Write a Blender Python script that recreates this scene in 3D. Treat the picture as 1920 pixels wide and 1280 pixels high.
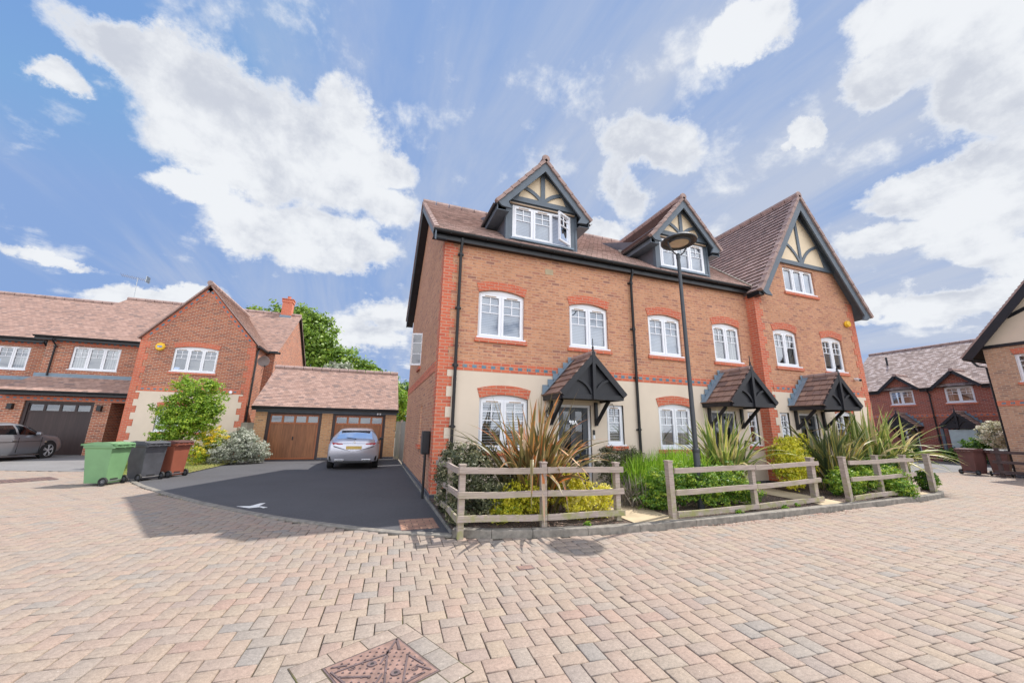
import bpy, bmesh, math, random
import numpy as np
from mathutils import Vector, Matrix, Euler
from mathutils.geometry import tessellate_polygon
random.seed(7); rng = np.random.default_rng(7)
R = math.radians
scn = bpy.context.scene
for o in list(bpy.data.objects): bpy.data.objects.remove(o)
C = scn.collection

# ---------------------------------------------------------------- camera
cam_data = bpy.data.cameras.new('camera'); cam = bpy.data.objects.new('camera', cam_data); C.objects.link(cam)
cam_data.sensor_width = 36; cam_data.lens = 701.577/1920*36; cam_data.clip_end = 3000; cam_data.clip_start = .05
rt = Vector((.94077351, -.33867291, .01568011)); up = Vector((-.09116895, -.20816393, .97383572)); fw = Vector((.32654774, .91758838, .22671156))
mw = Matrix(((rt.x, up.x, -fw.x, 0), (rt.y, up.y, -fw.y, 0), (rt.z, up.z, -fw.z, 1.5), (0, 0, 0, 1)))
cam.matrix_world = mw; scn.camera = cam

# ---------------------------------------------------------------- sun, sky, exposure
SUN = Vector((.60, .20, 1.0)).normalized()
sd = bpy.data.lights.new('sun', 'SUN'); sd.energy = 2.9; sd.angle = R(.6); sd.color = (1, .95, .87)
so = bpy.data.objects.new('sun', sd); C.objects.link(so); so.rotation_euler = SUN.to_track_quat('Z', 'Y').to_euler(); so.location = (10, 5, 30)
scn.view_settings.view_transform = 'Standard'; scn.view_settings.look = 'None'; scn.view_settings.gamma = 1
scn.view_settings.exposure = 1.0
SKY_STRENGTH = .13
CL=[(-0.408,0.693,0.595,-0.93,-0.126,0.417,0.123,0.055,1.0),(-0.316,0.752,0.578,-0.96,0.022,0.385,0.16,0.096,1.0),(-0.174,0.797,0.578,-0.958,-0.061,0.147,0.186,0.104,1.0),(-0.277,0.803,0.527,-1.021,0.042,0.322,0.197,0.086,1.0),(-0.111,0.743,0.66,-0.814,0.286,0.406,0.064,0.069,0.8),(-0.034,0.802,0.596,-0.925,0.152,0.151,0.093,0.047,0.8),(-0.142,0.831,0.538,-1.001,-0.101,0.088,0.158,0.068,0.9),(-0.026,0.851,0.525,-1.018,0.09,0.079,0.128,0.052,0.75),(-0.367,0.817,0.445,-1.101,-0.183,0.324,0.079,0.031,0.8),(-0.199,0.887,0.418,-1.142,-0.026,0.184,0.194,0.074,1.0),(-0.099,0.908,0.407,-1.149,-0.104,0.051,0.15,0.056,0.9),(0.519,0.572,0.635,-0.844,0.305,-0.472,0.11,0.064,0.95),(0.532,0.654,0.537,-0.998,0.145,-0.588,0.061,0.06,0.7),(0.487,0.726,0.486,-1.062,0.093,-0.537,0.097,0.036,0.8),(0.487,0.663,0.568,-0.963,0.126,-0.545,0.05,0.071,0.5),(0.582,0.368,0.726,-0.76,0.044,-0.953,0.08,0.051,1.0),(0.754,0.285,0.592,-0.932,0.13,-1.109,0.056,0.054,0.9),(0.766,0.208,0.608,-0.884,0.299,-1.051,0.103,0.087,1.0),(0.835,0.206,0.511,-1.036,-0.02,-1.333,0.072,0.078,1.0),(0.736,0.227,0.638,-0.751,0.51,-0.781,0.079,0.051,0.9),(0.882,0.217,0.418,-1.139,-0.015,-1.332,0.053,0.05,0.9),(0.723,0.385,0.573,-0.787,0.623,-0.554,0.036,0.018,0.8),(0.866,0.283,0.412,-1.141,0.146,-1.177,0.094,0.041,1.0),(0.868,0.351,0.352,-1.207,0.146,-1.12,0.102,0.031,0.9),(0.902,0.252,0.351,-1.212,0.018,-1.285,0.068,0.065,0.95),(0.915,0.273,0.297,-1.261,0.213,-1.209,0.06,0.031,0.8),(0.885,0.403,0.232,-1.335,0.085,-1.114,0.094,0.026,0.7),(0.917,0.33,0.223,-1.343,0.103,-1.19,0.098,0.034,0.8),(0.932,0.251,0.263,-1.29,0.324,-1.213,0.046,0.038,0.8),(-0.413,0.879,0.239,-1.312,-0.336,0.342,0.107,0.031,0.9),(-0.072,0.971,0.228,-1.339,-0.113,0.04,0.132,0.042,0.85),(-0.027,0.962,0.272,-1.293,-0.116,-0.01,0.112,0.04,0.6),(-0.507,0.697,0.507,-1.033,-0.142,0.543,0.03,0.021,0.5),(-0.53,0.804,0.269,-1.298,0.02,0.578,0.09,0.012,0.45)]
world = bpy.data.worlds.new('World'); scn.world = world; world.use_nodes = True
def make_world():
    nt = world.node_tree; nt.nodes.clear(); L = nt.links
    N = nt.nodes.new
    def M(op, a, b=None, c=None, clamp=False):
        n = N('ShaderNodeMath'); n.operation = op; n.use_clamp = clamp
        for i, v in enumerate((a, b, c)):
            if v is None: continue
            if isinstance(v, (int, float)): n.inputs[i].default_value = v
            else: L.new(v, n.inputs[i])
        return n.outputs[0]
    def MR(v, a, b, c=0, d=1, smooth=True):
        n = N('ShaderNodeMapRange'); n.interpolation_type = 'SMOOTHSTEP' if smooth else 'LINEAR'
        L.new(v, n.inputs[0])
        for i, x in enumerate((a, b, c, d)): n.inputs[i+1].default_value = x
        return n.outputs[0]
    def NZ(vec, scale, det=8, rough=.55, dist=0):
        n = N('ShaderNodeTexNoise'); L.new(vec, n.inputs['Vector']); n.inputs['Scale'].default_value = scale
        n.inputs['Detail'].default_value = det; n.inputs['Roughness'].default_value = rough; n.inputs['Distortion'].default_value = dist
        return n
    def MIX(f, a, b, bt='MIX'):
        n = N('ShaderNodeMix'); n.data_type = 'RGBA'; n.blend_type = bt
        for i, v in ((0, f), (6, a), (7, b)):
            if isinstance(v, (tuple, list)): n.inputs[i].default_value = (*v, 1)
            elif isinstance(v, (int, float)): n.inputs[i].default_value = v
            else: L.new(v, n.inputs[i])
        return n.outputs[2]
    out = N('ShaderNodeOutputWorld'); bg = N('ShaderNodeBackground'); bg.inputs[1].default_value = SKY_STRENGTH
    sky = N('ShaderNodeTexSky'); sky.sky_type = 'NISHITA'; sky.sun_disc = False
    sky.sun_elevation = math.asin(SUN.z); sky.sun_rotation = math.atan2(SUN.x, SUN.y)
    sky.air_density = 1.0; sky.dust_density = 1.2; sky.ozone_density = 2.2
    tc = N('ShaderNodeTexCoord'); D = tc.outputs['Generated']
    # ragged edges: displace the direction a little before testing the cloud bodies
    nw = NZ(D, 6, 9, .68)
    s = N('ShaderNodeVectorMath'); s.operation = 'SUBTRACT'; L.new(nw.outputs['Color'], s.inputs[0]); s.inputs[1].default_value = (.5, .5, .5)
    s2 = N('ShaderNodeVectorMath'); s2.operation = 'SCALE'; L.new(s.outputs[0], s2.inputs[0]); s2.inputs['Scale'].default_value = .14
    s3 = N('ShaderNodeVectorMath'); s3.operation = 'ADD'; L.new(D, s3.inputs[0]); L.new(s2.outputs[0], s3.inputs[1]); DW = s3.outputs[0]
    cover = None
    for (cx, cy, cz, ex, ey, ez, ra, rb, w) in CL:
        m = N('ShaderNodeMapping'); m.vector_type = 'TEXTURE'; L.new(DW, m.inputs[0])
        m.inputs[1].default_value = (cx, cy, cz); m.inputs[2].default_value = (ex, ey, ez); m.inputs[3].default_value = (ra*1.25, rb*1.25, .5)
        ln = N('ShaderNodeVectorMath'); ln.operation = 'LENGTH'; L.new(m.outputs[0], ln.inputs[0])
        v = M('MULTIPLY', M('SUBTRACT', 1.0, ln.outputs['Value'], clamp=True), w)
        cover = v if cover is None else M('SMOOTH_MAX', cover, v, .08)
    # flat cloud-layer coordinates for detail and cirrus
    sp = N('ShaderNodeSeparateXYZ'); L.new(D, sp.inputs[0])
    dz = M('ADD', M('MAXIMUM', sp.outputs[2], 0.0), .12)
    cb = N('ShaderNodeCombineXYZ'); L.new(M('DIVIDE', sp.outputs[0], dz), cb.inputs[0]); L.new(M('DIVIDE', sp.outputs[1], dz), cb.inputs[1])
    P = cb.outputs[0]
    f1 = NZ(P, 3.2, 12, .6, .25)
    f3 = NZ(D, 9, 10, .62, .15)
    back = MR(sp.outputs[1], -.05, -.45, 0, .55)  # unseen cloud cover added behind the camera to light the shaded facade
    fine = M('ADD', M('MULTIPLY', M('SUBTRACT', f1.outputs['Fac'], .5), 1.5), M('MULTIPLY', M('SUBTRACT', f3.outputs['Fac'], .5), 1.5))
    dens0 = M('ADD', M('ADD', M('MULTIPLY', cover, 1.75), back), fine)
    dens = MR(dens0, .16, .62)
    # light and dark billows inside the clouds
    f2 = NZ(P, 1.6, 9, .6, .2)
    bill = MR(M('ADD', f2.outputs['Fac'], M('MULTIPLY', M('SUBTRACT', f3.outputs['Fac'], .5), .7)), .33, .58)
    edge = MR(dens0, .85, .3)
    lit = M('MAXIMUM', bill, edge)
    ccol = MIX(lit, (2.36, 2.5, 2.82), (3.35, 3.45, 3.6))
    cs = N('ShaderNodeVectorMath'); cs.operation = 'SCALE'; L.new(ccol, cs.inputs[0]); L.new(MR(sp.outputs[1], .1, -.5, 1, 2.6), cs.inputs['Scale']); ccol = cs.outputs[0]   # extra brightness for the added clouds behind the camera, lights the shaded facade
    # cirrus: noise stretched along one wind direction of the high layer
    mp = N('ShaderNodeMapping'); L.new(P, mp.inputs[0]); mp.inputs[2].default_value = (0, 0, R(21)); mp.inputs[3].default_value = (1.5, .30, 1)
    c1 = NZ(mp.outputs[0], 1.5, 10, .62, .5)
    c2 = NZ(P, .55, 3, .5, .3)
    side = MR(sp.outputs[0], -.45, .75, -.07, .27, False)
    cir = MR(M('ADD', M('ADD', c1.outputs['Fac'], M('MULTIPLY', M('SUBTRACT', c2.outputs['Fac'], .5), .7)), side), .40, .82, 0, .82)
    base = MIX(1.0, sky.outputs[0], (.72, .84, 1.12), 'MULTIPLY')
    mn = N('ShaderNodeVectorMath'); mn.operation = 'MINIMUM'; L.new(base, mn.inputs[0]); mn.inputs[1].default_value = (1.0, 1.55, 2.75)
    col = MIX(cir, mn.outputs[0], (2.2, 2.4, 2.85))
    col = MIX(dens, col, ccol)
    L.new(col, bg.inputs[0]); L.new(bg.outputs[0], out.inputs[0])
make_world()

# ---------------------------------------------------------------- materials
MATS = {}
class NT:
    def __init__(s, name, rough=.8, metal=0.0):
        s.m = bpy.data.materials.new(name); s.m.use_nodes = True; s.t = s.m.node_tree
        s.b = s.t.nodes['Principled BSDF']; s.b.inputs['Roughness'].default_value = rough; s.b.inputs['Metallic'].default_value = metal
        MATS[name] = s.m
    def n(s, k, **kw):
        nd = s.t.nodes.new(k)
        for a, v in kw.items(): setattr(nd, a, v)
        return nd
    def l(s, a, b): s.t.links.new(a, b)
    def setin(s, nd, i, v):
        if isinstance(v, bpy.types.NodeSocket): s.l(v, nd.inputs[i])
        elif isinstance(v, (tuple, list)) and len(v) == 3 and nd.inputs[i].type == 'RGBA': nd.inputs[i].default_value = (*v, 1)
        else: nd.inputs[i].default_value = v
    def math(s, op, a, b=None, c=None, clamp=False):
        nd = s.n('ShaderNodeMath', operation=op, use_clamp=clamp)
        for i, v in enumerate((a, b, c)):
            if v is not None: s.setin(nd, i, v)
        return nd.outputs[0]
    def noise(s, vec, scale, det=4, rough=.5, sc3=None, dist=0):
        if sc3:
            mp = s.n('ShaderNodeMapping'); s.l(vec, mp.inputs[0]); mp.inputs[3].default_value = sc3; vec = mp.outputs[0]
        nd = s.n('ShaderNodeTexNoise'); s.l(vec, nd.inputs['Vector']); nd.inputs['Scale'].default_value = scale
        nd.inputs['Detail'].default_value = det; nd.inputs['Roughness'].default_value = rough; nd.inputs['Distortion'].default_value = dist
        return nd.outputs['Fac']
    def mr(s, v, a, b, c=0, d=1):
        nd = s.n('ShaderNodeMapRange'); s.l(v, nd.inputs[0])
        for i, x in enumerate((a, b, c, d)): nd.inputs[i+1].default_value = x
        return nd.outputs[0]
    def mix(s, f, a, b, bt='MIX'):
        nd = s.n('ShaderNodeMix', data_type='RGBA', blend_type=bt)
        for i, v in ((0, f), (6, a), (7, b)): s.setin(nd, i, v)
        return nd.outputs[2]
    def ramp(s, v, stops, const=False):
        nd = s.n('ShaderNodeValToRGB'); s.l(v, nd.inputs[0]); cr = nd.color_ramp
        if const: cr.interpolation = 'CONSTANT'
        while len(cr.elements) < len(stops): cr.elements.new(.5)
        for e, (p, c) in zip(cr.elements, stops): e.position = p; e.color = (*c, 1)
        return nd.outputs[0]
    def uv(s): return s.n('ShaderNodeUVMap').outputs[0]
    def obj(s): return s.n('ShaderNodeTexCoord').outputs['Object']
    def attr(s, name): return s.n('ShaderNodeAttribute', attribute_name=name).outputs['Fac']
    def col(s, v): s.setin(s.b, 'Base Color', v)
    def bump(s, h, strength=.3, dist=.01):
        nd = s.n('ShaderNodeBump'); nd.inputs['Strength'].default_value = strength; nd.inputs['Distance'].default_value = dist
        s.l(h, nd.inputs['Height']); s.l(nd.outputs[0], s.b.inputs['Normal'])

def plain(name, col, rough=.6, metal=0, var=.12, scale=6, spec=None, bump=0):
    k = NT(name, rough, metal); o = k.obj(); nz = k.noise(o, scale, 5, .6)
    a = tuple(c*(1-var) for c in col); b = tuple(min(1, c*(1+var)) for c in col)
    k.col(k.ramp(nz, [(.3, a), (.7, b)]))
    if spec is not None: k.b.inputs['Specular IOR Level'].default_value = spec
    if bump: k.bump(k.noise(o, scale*8, 6, .7), bump, .01)
    return k.m

def brickmat(name, stops, mortar, bw=.225, bh=.075, ms=.011, smudge=0, smcol=(.12, .08, .08), bump=.5, rough=.88, stain=.15, const=False):
    k = NT(name, rough); u = k.uv()
    br = k.n('ShaderNodeTexBrick'); k.l(u, br.inputs['Vector']); br.inputs['Scale'].default_value = 1
    br.inputs['Brick Width'].default_value = bw; br.inputs['Row Height'].default_value = bh; br.inputs['Mortar Size'].default_value = ms
    br.inputs['Mortar Smooth'].default_value = .15; br.inputs['Color1'].default_value = (0, 0, 0, 1); br.inputs['Color2'].default_value = (1, 1, 1, 1)
    br.inputs['Mortar'].default_value = (.5, .5, .5, 1)
    c = k.ramp(br.outputs['Color'], stops, const)
    nz = k.noise(u, 60, 3, .6)
    c = k.mix(.25, c, k.ramp(nz, [(.3, (.25, .22, .2)), (.7, (.9, .85, .8))]), 'SOFT_LIGHT')
    if smudge:
        sm = k.noise(u, 1, 2, .5, (9, 26, 1)); c = k.mix(k.mr(sm, .53, .64, 0, smudge), c, smcol)
    mo = k.mix(k.noise(u, 8, 3), tuple(x*.8 for x in mortar), tuple(min(1, x*1.15) for x in mortar))
    c = k.mix(br.outputs['Fac'], c, mo)
    if stain:
        st = k.noise(u, .45, 5, .65); c = k.mix(k.mr(st, .35, .7, 0, stain*2), c, tuple(x*.55 for x in stops[0][1]))
    k.col(c)
    h = k.math('SUBTRACT', k.math('MULTIPLY', nz, .35), k.math('MULTIPLY', br.outputs['Fac'], 1.0))
    k.bump(h, bump, .008)
    return k.m

brickmat('brick_orange', [(.0, (.49, .225, .125)), (.3, (.57, .28, .155)), (.55, (.61, .315, .185)), (.8, (.51, .235, .14)), (.93, (.44, .19, .125)), (1, (.28, .14, .11))], (.56, .33, .22), smudge=.75, smcol=(.25, .12, .095))
brickmat('brick_quoin', [(0, (.58, .13, .07)), (.5, (.64, .165, .085)), (1, (.50, .11, .065))], (.55, .30, .21))
brickmat('brick_arch', [(0, (.58, .13, .07)), (.5, (.64, .165, .085)), (1, (.50, .11, .065))], (.5, .26, .18), bw=.072, bh=.24, ms=.006)
brickmat('brick_blue', [(0, (.10, .19, .25)), (1, (.16, .26, .33))], (.3, .25, .2), bw=.4, bh=.2)
brickmat('brick_plinth', [(0, (.05, .055, .075)), (1, (.09, .09, .11))], (.2, .19, .19))
brickmat('brick_multi_red', [(0, (.30, .075, .04)), (.3, (.42, .12, .055)), (.55, (.48, .155, .075)), (.8, (.30, .085, .05)), (1, (.15, .06, .05))], (.50, .36, .27), ms=.013)
brickmat('brick_deep_red', [(0, (.30, .07, .05)), (.5, (.37, .095, .06)), (.85, (.28, .075, .055)), (1, (.15, .06, .06))], (.42, .25, .2), ms=.012)
brickmat('brick_buff', [(0, (.44, .24, .15)), (.5, (.55, .33, .215)), (.85, (.45, .25, .17)), (1, (.24, .16, .13))], (.52, .4, .3), smudge=.7, smcol=(.2, .13, .11))
brickmat('brick_tan', [(0, (.50, .24, .11)), (.5, (.60, .32, .155)), (.85, (.52, .26, .13)), (1, (.30, .17, .11))], (.52, .38, .24), smudge=.4)
RT = [(0, (.36, .25, .22)), (.3, (.46, .33, .295)), (.55, (.56, .41, .37)), (.8, (.40, .285, .255)), (1, (.25, .20, .185))]
RL = [(0, (.36, .25, .225)), (.3, (.44, .31, .28)), (.55, (.52, .37, .335)), (.8, (.40, .28, .255)), (1, (.28, .215, .20))]
plain('tile_edge', (.13, .09, .085), .9, var=.3, scale=20)  # dark tile fronts; the colour also paints the shadow lines between rows
brickmat('roof_tiles_light', RL, (.15, .11, .105), bw=.17, bh=.1, ms=.004, bump=.3, stain=.12)
brickmat('roof_tiles', RT, (.10, .075, .07), bw=.17, bh=.1, ms=.005, bump=.3, stain=.12)
brickmat('roof_tiles_pink', [(0, (.27, .175, .145)), (.3, (.34, .215, .175)), (.6, (.41, .27, .225)), (.85, (.29, .19, .16)), (1, (.19, .14, .13))], (.14, .1, .09), bw=.19, bh=.12, ms=.005, bump=.3, stain=.1)
brickmat('roof_tiles_brown', [(0, (.22, .135, .11)), (.5, (.33, .215, .17)), (.8, (.26, .165, .14)), (1, (.17, .12, .11))], (.07, .05, .05), bw=.2, bh=.2, ms=.006, bump=.3)
brickmat('roof_tiles_grey', [(0, (.20, .15, .14)), (.4, (.30, .225, .205)), (.7, (.38, .30, .28)), (1, (.55, .47, .46))], (.09, .07, .07), bw=.18, bh=.11, ms=.005, bump=.3)
plain('ridge_tile', (.34, .24, .215), .85, scale=4, var=.25)
plain('render_cream', (.68, .575, .465), .9, var=.05, scale=1.2, bump=.08)
plain('infill_cream', (.78, .64, .46), .9, var=.05, scale=2)
plain('timber_black', (.012, .013, .018), .5, var=.2)
plain('timber_slate', (.10, .125, .155), .5, var=.1)
plain('slate_cheek', (.12, .12, .14), .6, var=.2, scale=2)
plain('black_plastic', (.009, .010, .013), .4, var=.2)
plain('white_upvc', (.78, .79, .83), .32, var=.02)
plain('trickle_vent', (.42, .30, .2), .5)
plain('lead', (.17, .23, .29), .5, var=.15)
plain('concrete', (.205, .185, .16), .9, var=.38, scale=9, bump=.3)
plain('metal_grey', (.4, .41, .42), .35, 1)
plain('chrome', (.8, .8, .82), .15, 1)
plain('rubber', (.018, .018, .019), .75, var=.2)
plain('yellow_box', (.80, .48, .03), .4)
plain('blue_mark', (.05, .25, .7), .4)
plain('white_paint', (.75, .75, .73), .6, var=.1, scale=30)
plain('dark_inside', (.02, .02, .022), .9)
plain('door_black', (.035, .042, .055), .28, var=.15)
plain('room_wall', (.30, .28, .26), .9)
plain('bin_green', (.16, .31, .15), .38, var=.10, scale=3)
plain('bin_black', (.075, .078, .09), .42, var=.25, scale=4)
plain('bin_brown', (.28, .085, .05), .42, var=.12, scale=3)
plain('bin_maroon', (.115, .05, .045), .42, var=.2, scale=3)
plain('iron_rust', (.225, .14, .115), .75, var=.35, scale=14, bump=.3)
plain('iron_dark', (.12, .085, .085), .65, var=.3, scale=14)
plain('bark', (.14, .105, .08), .9, var=.3, scale=14, bump=.5)
plain('dark_fence', (.07, .05, .05), .85, var=.3)
plain('plate_yellow', (.62, .43, .12), .4)
plain('lamp_red', (.42, .012, .02), .15)
plain('lamp_diffuser', (.62, .50, .36), .4)
plain('lamp_grey', (.045, .05, .058), .38, var=.15)
plain('slab_buff', (.42, .335, .22), .85, var=.16, scale=3, bump=.2)
plain('dish_grey', (.22, .18, .17), .5)
plain('leadgrey_flash', (.18, .235, .29), .45, var=.12)

def mk_glass(name, refl, tint):
    k = NT(name); t = k.t; t.nodes.remove(k.b); out = t.nodes['Material Output']
    tr = k.n('ShaderNodeBsdfTransparent'); tr.inputs[0].default_value = (*tint, 1)
    gl = k.n('ShaderNodeBsdfGlossy'); gl.inputs['Roughness'].default_value = .015; gl.inputs[0].default_value = (.92, .95, 1, 1)
    fr = k.n('ShaderNodeFresnel'); fr.inputs[0].default_value = 1.5
    f = k.math('ADD', k.math('MULTIPLY', fr.outputs[0], 1.2), refl, clamp=True)
    mx = k.n('ShaderNodeMixShader'); k.l(f, mx.inputs[0]); k.l(tr.outputs[0], mx.inputs[1]); k.l(gl.outputs[0], mx.inputs[2]); k.l(mx.outputs[0], out.inputs[0])
    return k
mk_glass('glass', .17, (.8, .85, .88)); mk_glass('glass_dark', .10, (.16, .18, .2)); mk_glass('glass_car', .06, (.18, .2, .22))
k = mk_glass('glass_pattern', .05, (.35, .35, .37))

def striped(name, a, b, per, duty=.6, axis=1):
    k = NT(name, .6); s = k.n('ShaderNodeSeparateXYZ'); k.l(k.uv(), s.inputs[0])
    f = k.math('FRACT', k.math('DIVIDE', s.outputs[axis], per)); k.col(k.mix(k.mr(f, duty-.05, duty+.05), a, b)); return k.m
striped('blind_white', (.42, .46, .56), (.20, .23, .29), .042, .72)
striped('blind_open', (.62, .62, .62), (.015, .02, .02), .062, .36)
striped('curtain', (.50, .46, .42), (.30, .27, .25), .09, .6, 0)

def mk_asphalt(name, c, spk=.5):
    k = NT(name, .9); o = k.obj(); a = k.noise(o, 90, 3, .7); b = k.noise(o, .6, 5, .6)
    cc = k.ramp(a, [(.3, tuple(x*(1-spk) for x in c)), (.52, c), (.72, tuple(x*(1+spk*1.6) for x in c))])
    cc = k.mix(k.mr(b, .35, .65, 0, .45), cc, tuple(x*1.35 for x in c))
    k.col(cc); k.bump(a, .4, .006)
mk_asphalt('asphalt', (.066, .065, .071)); mk_asphalt('asphalt_old', (.17, .165, .165), .3)
k = NT('soil', .95); o = k.obj(); a = k.noise(o, 34, 4, .75); b = k.noise(o, 3, 3)
k.col(k.mix(k.mr(b, .4, .65, 0, .5), k.ramp(a, [(.35, (.03, .022, .018)), (.5, (.10, .07, .055)), (.6, (.20, .15, .12)), (.68, (.42, .33, .28))]), (.07, .05, .04))); k.bump(a, 1, .03)
k = NT('joint_sand', .95); o = k.obj(); a = k.noise(o, 1.6, 4, .6); k.col(k.ramp(a, [(.35, (.05, .037, .028)), (.56, (.07, .055, .035)), (.68, (.13, .14, .03))]))
# concrete block paving: tone of each block from a per-face number
k = NT('block_paving', .88); t = k.attr('tint'); o = k.obj()
c = k.ramp(t, [(0, (.30, .222, .18)), (.2, (.275, .23, .195)), (.36, (.315, .225, .18)), (.52, (.30, .24, .19)), (.68, (.285, .215, .175)), (.8, (.315, .245, .185)), (.92, (.24, .215, .195)), (1, (.30, .205, .165))])
f = k.noise(o, 160, 3, .75); g = k.noise(o, .5, 5, .65); h = k.noise(o, 9, 4, .7)
c = k.mix(.5, c, k.ramp(f, [(.3, (.2, .2, .2)), (.7, (.72, .72, .72))]), 'OVERLAY')
c = k.mix(k.mr(g, .4, .68, 0, .35), c, (.30, .25, .21)); c = k.mix(k.mr(h, .55, .75, 0, .3), c, (.44, .37, .31))
pm = k.noise(o, 38, 5, .75); c = k.mix(.45, c, k.ramp(pm, [(.35, (.28, .28, .28)), (.65, (.68, .68, .68))]), 'OVERLAY'); sp = k.noise(o, 55, 2, .5); c = k.mix(k.mr(sp, .73, .78, 0, .6), c, (.62, .58, .52))
k.col(c); k.bump(f, .35, .004)
k = NT('grass', .7); t = k.attr('tint'); k.col(k.ramp(t, [(0, (.10, .17, .02)), (.5, (.24, .30, .05)), (.8, (.42, .38, .12)), (1, (.55, .43, .2))]))
k = NT('lawn_soil', .95); o = k.obj(); k.col(k.ramp(k.noise(o, 3, 5, .6), [(.35, (.10, .13, .03)), (.55, (.26, .24, .09)), (.7, (.42, .34, .17))]))
k = NT('ground', .95); k.col(k.ramp(k.noise(k.obj(), .3, 5, .6), [(.35, (.16, .14, .11)), (.65, (.26, .22, .18))]))
def woodmat(name, a, b, per=None, axis=0, rough=.8, sc=(30, 2, 2)):
    k = NT(name, rough); u = k.uv(); n1 = k.noise(u, 1, 6, .65, sc); c = k.ramp(n1, [(.3, a), (.7, b)])
    if per:
        s = k.n('ShaderNodeSeparateXYZ'); k.l(u, s.inputs[0]); q = k.math('DIVIDE', s.outputs[axis], per); f = k.math('FRACT', q)
        wn = k.n('ShaderNodeTexWhiteNoise', noise_dimensions='1D'); k.l(k.math('FLOOR', q), wn.inputs['W'])
        c = k.mix(k.math('MULTIPLY', wn.outputs['Value'], .4), c, tuple(x*.5 for x in a)); c = k.mix(k.mr(f, .0, .07, .85, 0), c, tuple(x*.25 for x in a))
    k.col(c); return k
woodmat('garage_oak', (.20, .07, .025), (.37, .15, .06), .12, 0, .5, (26, 1.6, 1))
woodmat('garage_frame_wood', (.27, .075, .025), (.42, .14, .05), rough=.5)
woodmat('garage_dark', (.030, .016, .016), (.055, .030, .028), .11, 0, .5, (26, 1.6, 1))
woodmat('fence_panel', (.25, .23, .19), (.42, .39, .32), .11, 0, .9, (20, 1.3, 1))
k = woodmat('fence_wood', (.25, .20, .175), (.47, .385, .345), rough=.9, sc=(2.5, 38, 2))
o = k.obj(); sp = k.n('ShaderNodeSeparateXYZ'); k.l(o, sp.inputs[0])
c0 = k.b.inputs['Base Color'].links[0].from_socket; ms = k.math('MULTIPLY', k.mr(k.noise(o, 5, 5, .7), .42, .62, 0, .8), k.mr(sp.outputs[2], .55, .1, .15, 1))
k.col(k.mix(ms, c0, (.25, .26, .07)))
def leafmat(name, stops, trans=.35, rough=.5):
    k = NT(name, rough); t = k.attr('tint'); c = k.ramp(t, stops); k.col(c)
    out = k.t.nodes['Material Output']; tl = k.n('ShaderNodeBsdfTranslucent'); k.l(c, tl.inputs[0])
    mx = k.n('ShaderNodeMixShader'); mx.inputs[0].default_value = trans; k.l(k.b.outputs[0], mx.inputs[1]); k.l(tl.outputs[0], mx.inputs[2]); k.l(mx.outputs[0], out.inputs[0])
leafmat('leaf_bright', [(0, (.09, .20, .015)), (.5, (.24, .40, .03)), (1, (.48, .55, .06))])
leafmat('leaf_tree', [(0, (.06, .13, .02)), (.5, (.17, .29, .03)), (1, (.33, .44, .06))])
leafmat('leaf_yellow', [(0, (.14, .24, .02)), (.35, (.55, .55, .03)), (.7, (.85, .76, .05)), (1, (.88, .8, .25))])
leafmat('leaf_gold', [(0, (.09, .22, .015)), (.4, (.30, .42, .03)), (.6, (.7, .62, .04)), (1, (.85, .68, .05))])
leafmat('leaf_silver', [(0, (.13, .16, .10)), (.5, (.34, .37, .28)), (1, (.68, .68, .60))])
leafmat('leaf_dark', [(0, (.035, .045, .025)), (.5, (.095, .11, .05)), (.85, (.24, .24, .12)), (1, (.46, .41, .25))])
leafmat('leaf_hedge', [(0, (.03, .09, .015)), (.5, (.11, .24, .025)), (.8, (.28, .42, .04)), (1, (.5, .58, .07))])
leafmat('leaf_lime', [(0, (.07, .19, .012)), (.5, (.19, .38, .02)), (1, (.38, .52, .06))])
leafmat('leaf_lavender', [(0, (.14, .12, .09)), (.5, (.27, .24, .19)), (1, (.42, .37, .33))])
leafmat('leaf_variegated', [(0, (.12, .18, .06)), (.35, (.50, .50, .32)), (1, (.88, .82, .68))])
leafmat('flower_yellow', [(0, (.6, .42, .01)), (1, (.85, .65, .02))])
leafmat('blade_bronze', [(0, (.06, .075, .03)), (.35, (.13, .12, .045)), (.6, (.20, .13, .055)), (.78, (.30, .27, .10)), (.88, (.62, .20, .05)), (.96, (.72, .25, .12)), (1, (.55, .42, .30))], .3, .42)
leafmat('blade_green', [(0, (.05, .09, .03)), (.4, (.13, .20, .05)), (.65, (.22, .29, .07)), (.85, (.5, .5, .10)), (1, (.62, .5, .3))], .3, .42)
leafmat('blade_olive', [(0, (.045, .07, .035)), (.4, (.11, .14, .055)), (.65, (.18, .20, .075)), (.82, (.45, .40, .09)), (.93, (.5, .28, .08)), (1, (.5, .4, .28))], .3, .42)
leafmat('litter', [(0, (.16, .07, .05)), (.5, (.30, .14, .10)), (1, (.5, .33, .25))], .1)
def carpaint(name, c):
    k = NT(name, .28, .55); k.col(c); k.b.inputs['Coat Weight'].default_value = .8; k.b.inputs['Coat Roughness'].default_value = .05
carpaint('paint_silver', (.50, .50, .56)); carpaint('paint_graphite', (.27, .28, .31)); plain('alloy', (.62, .63, .66), .3, .3)

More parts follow.
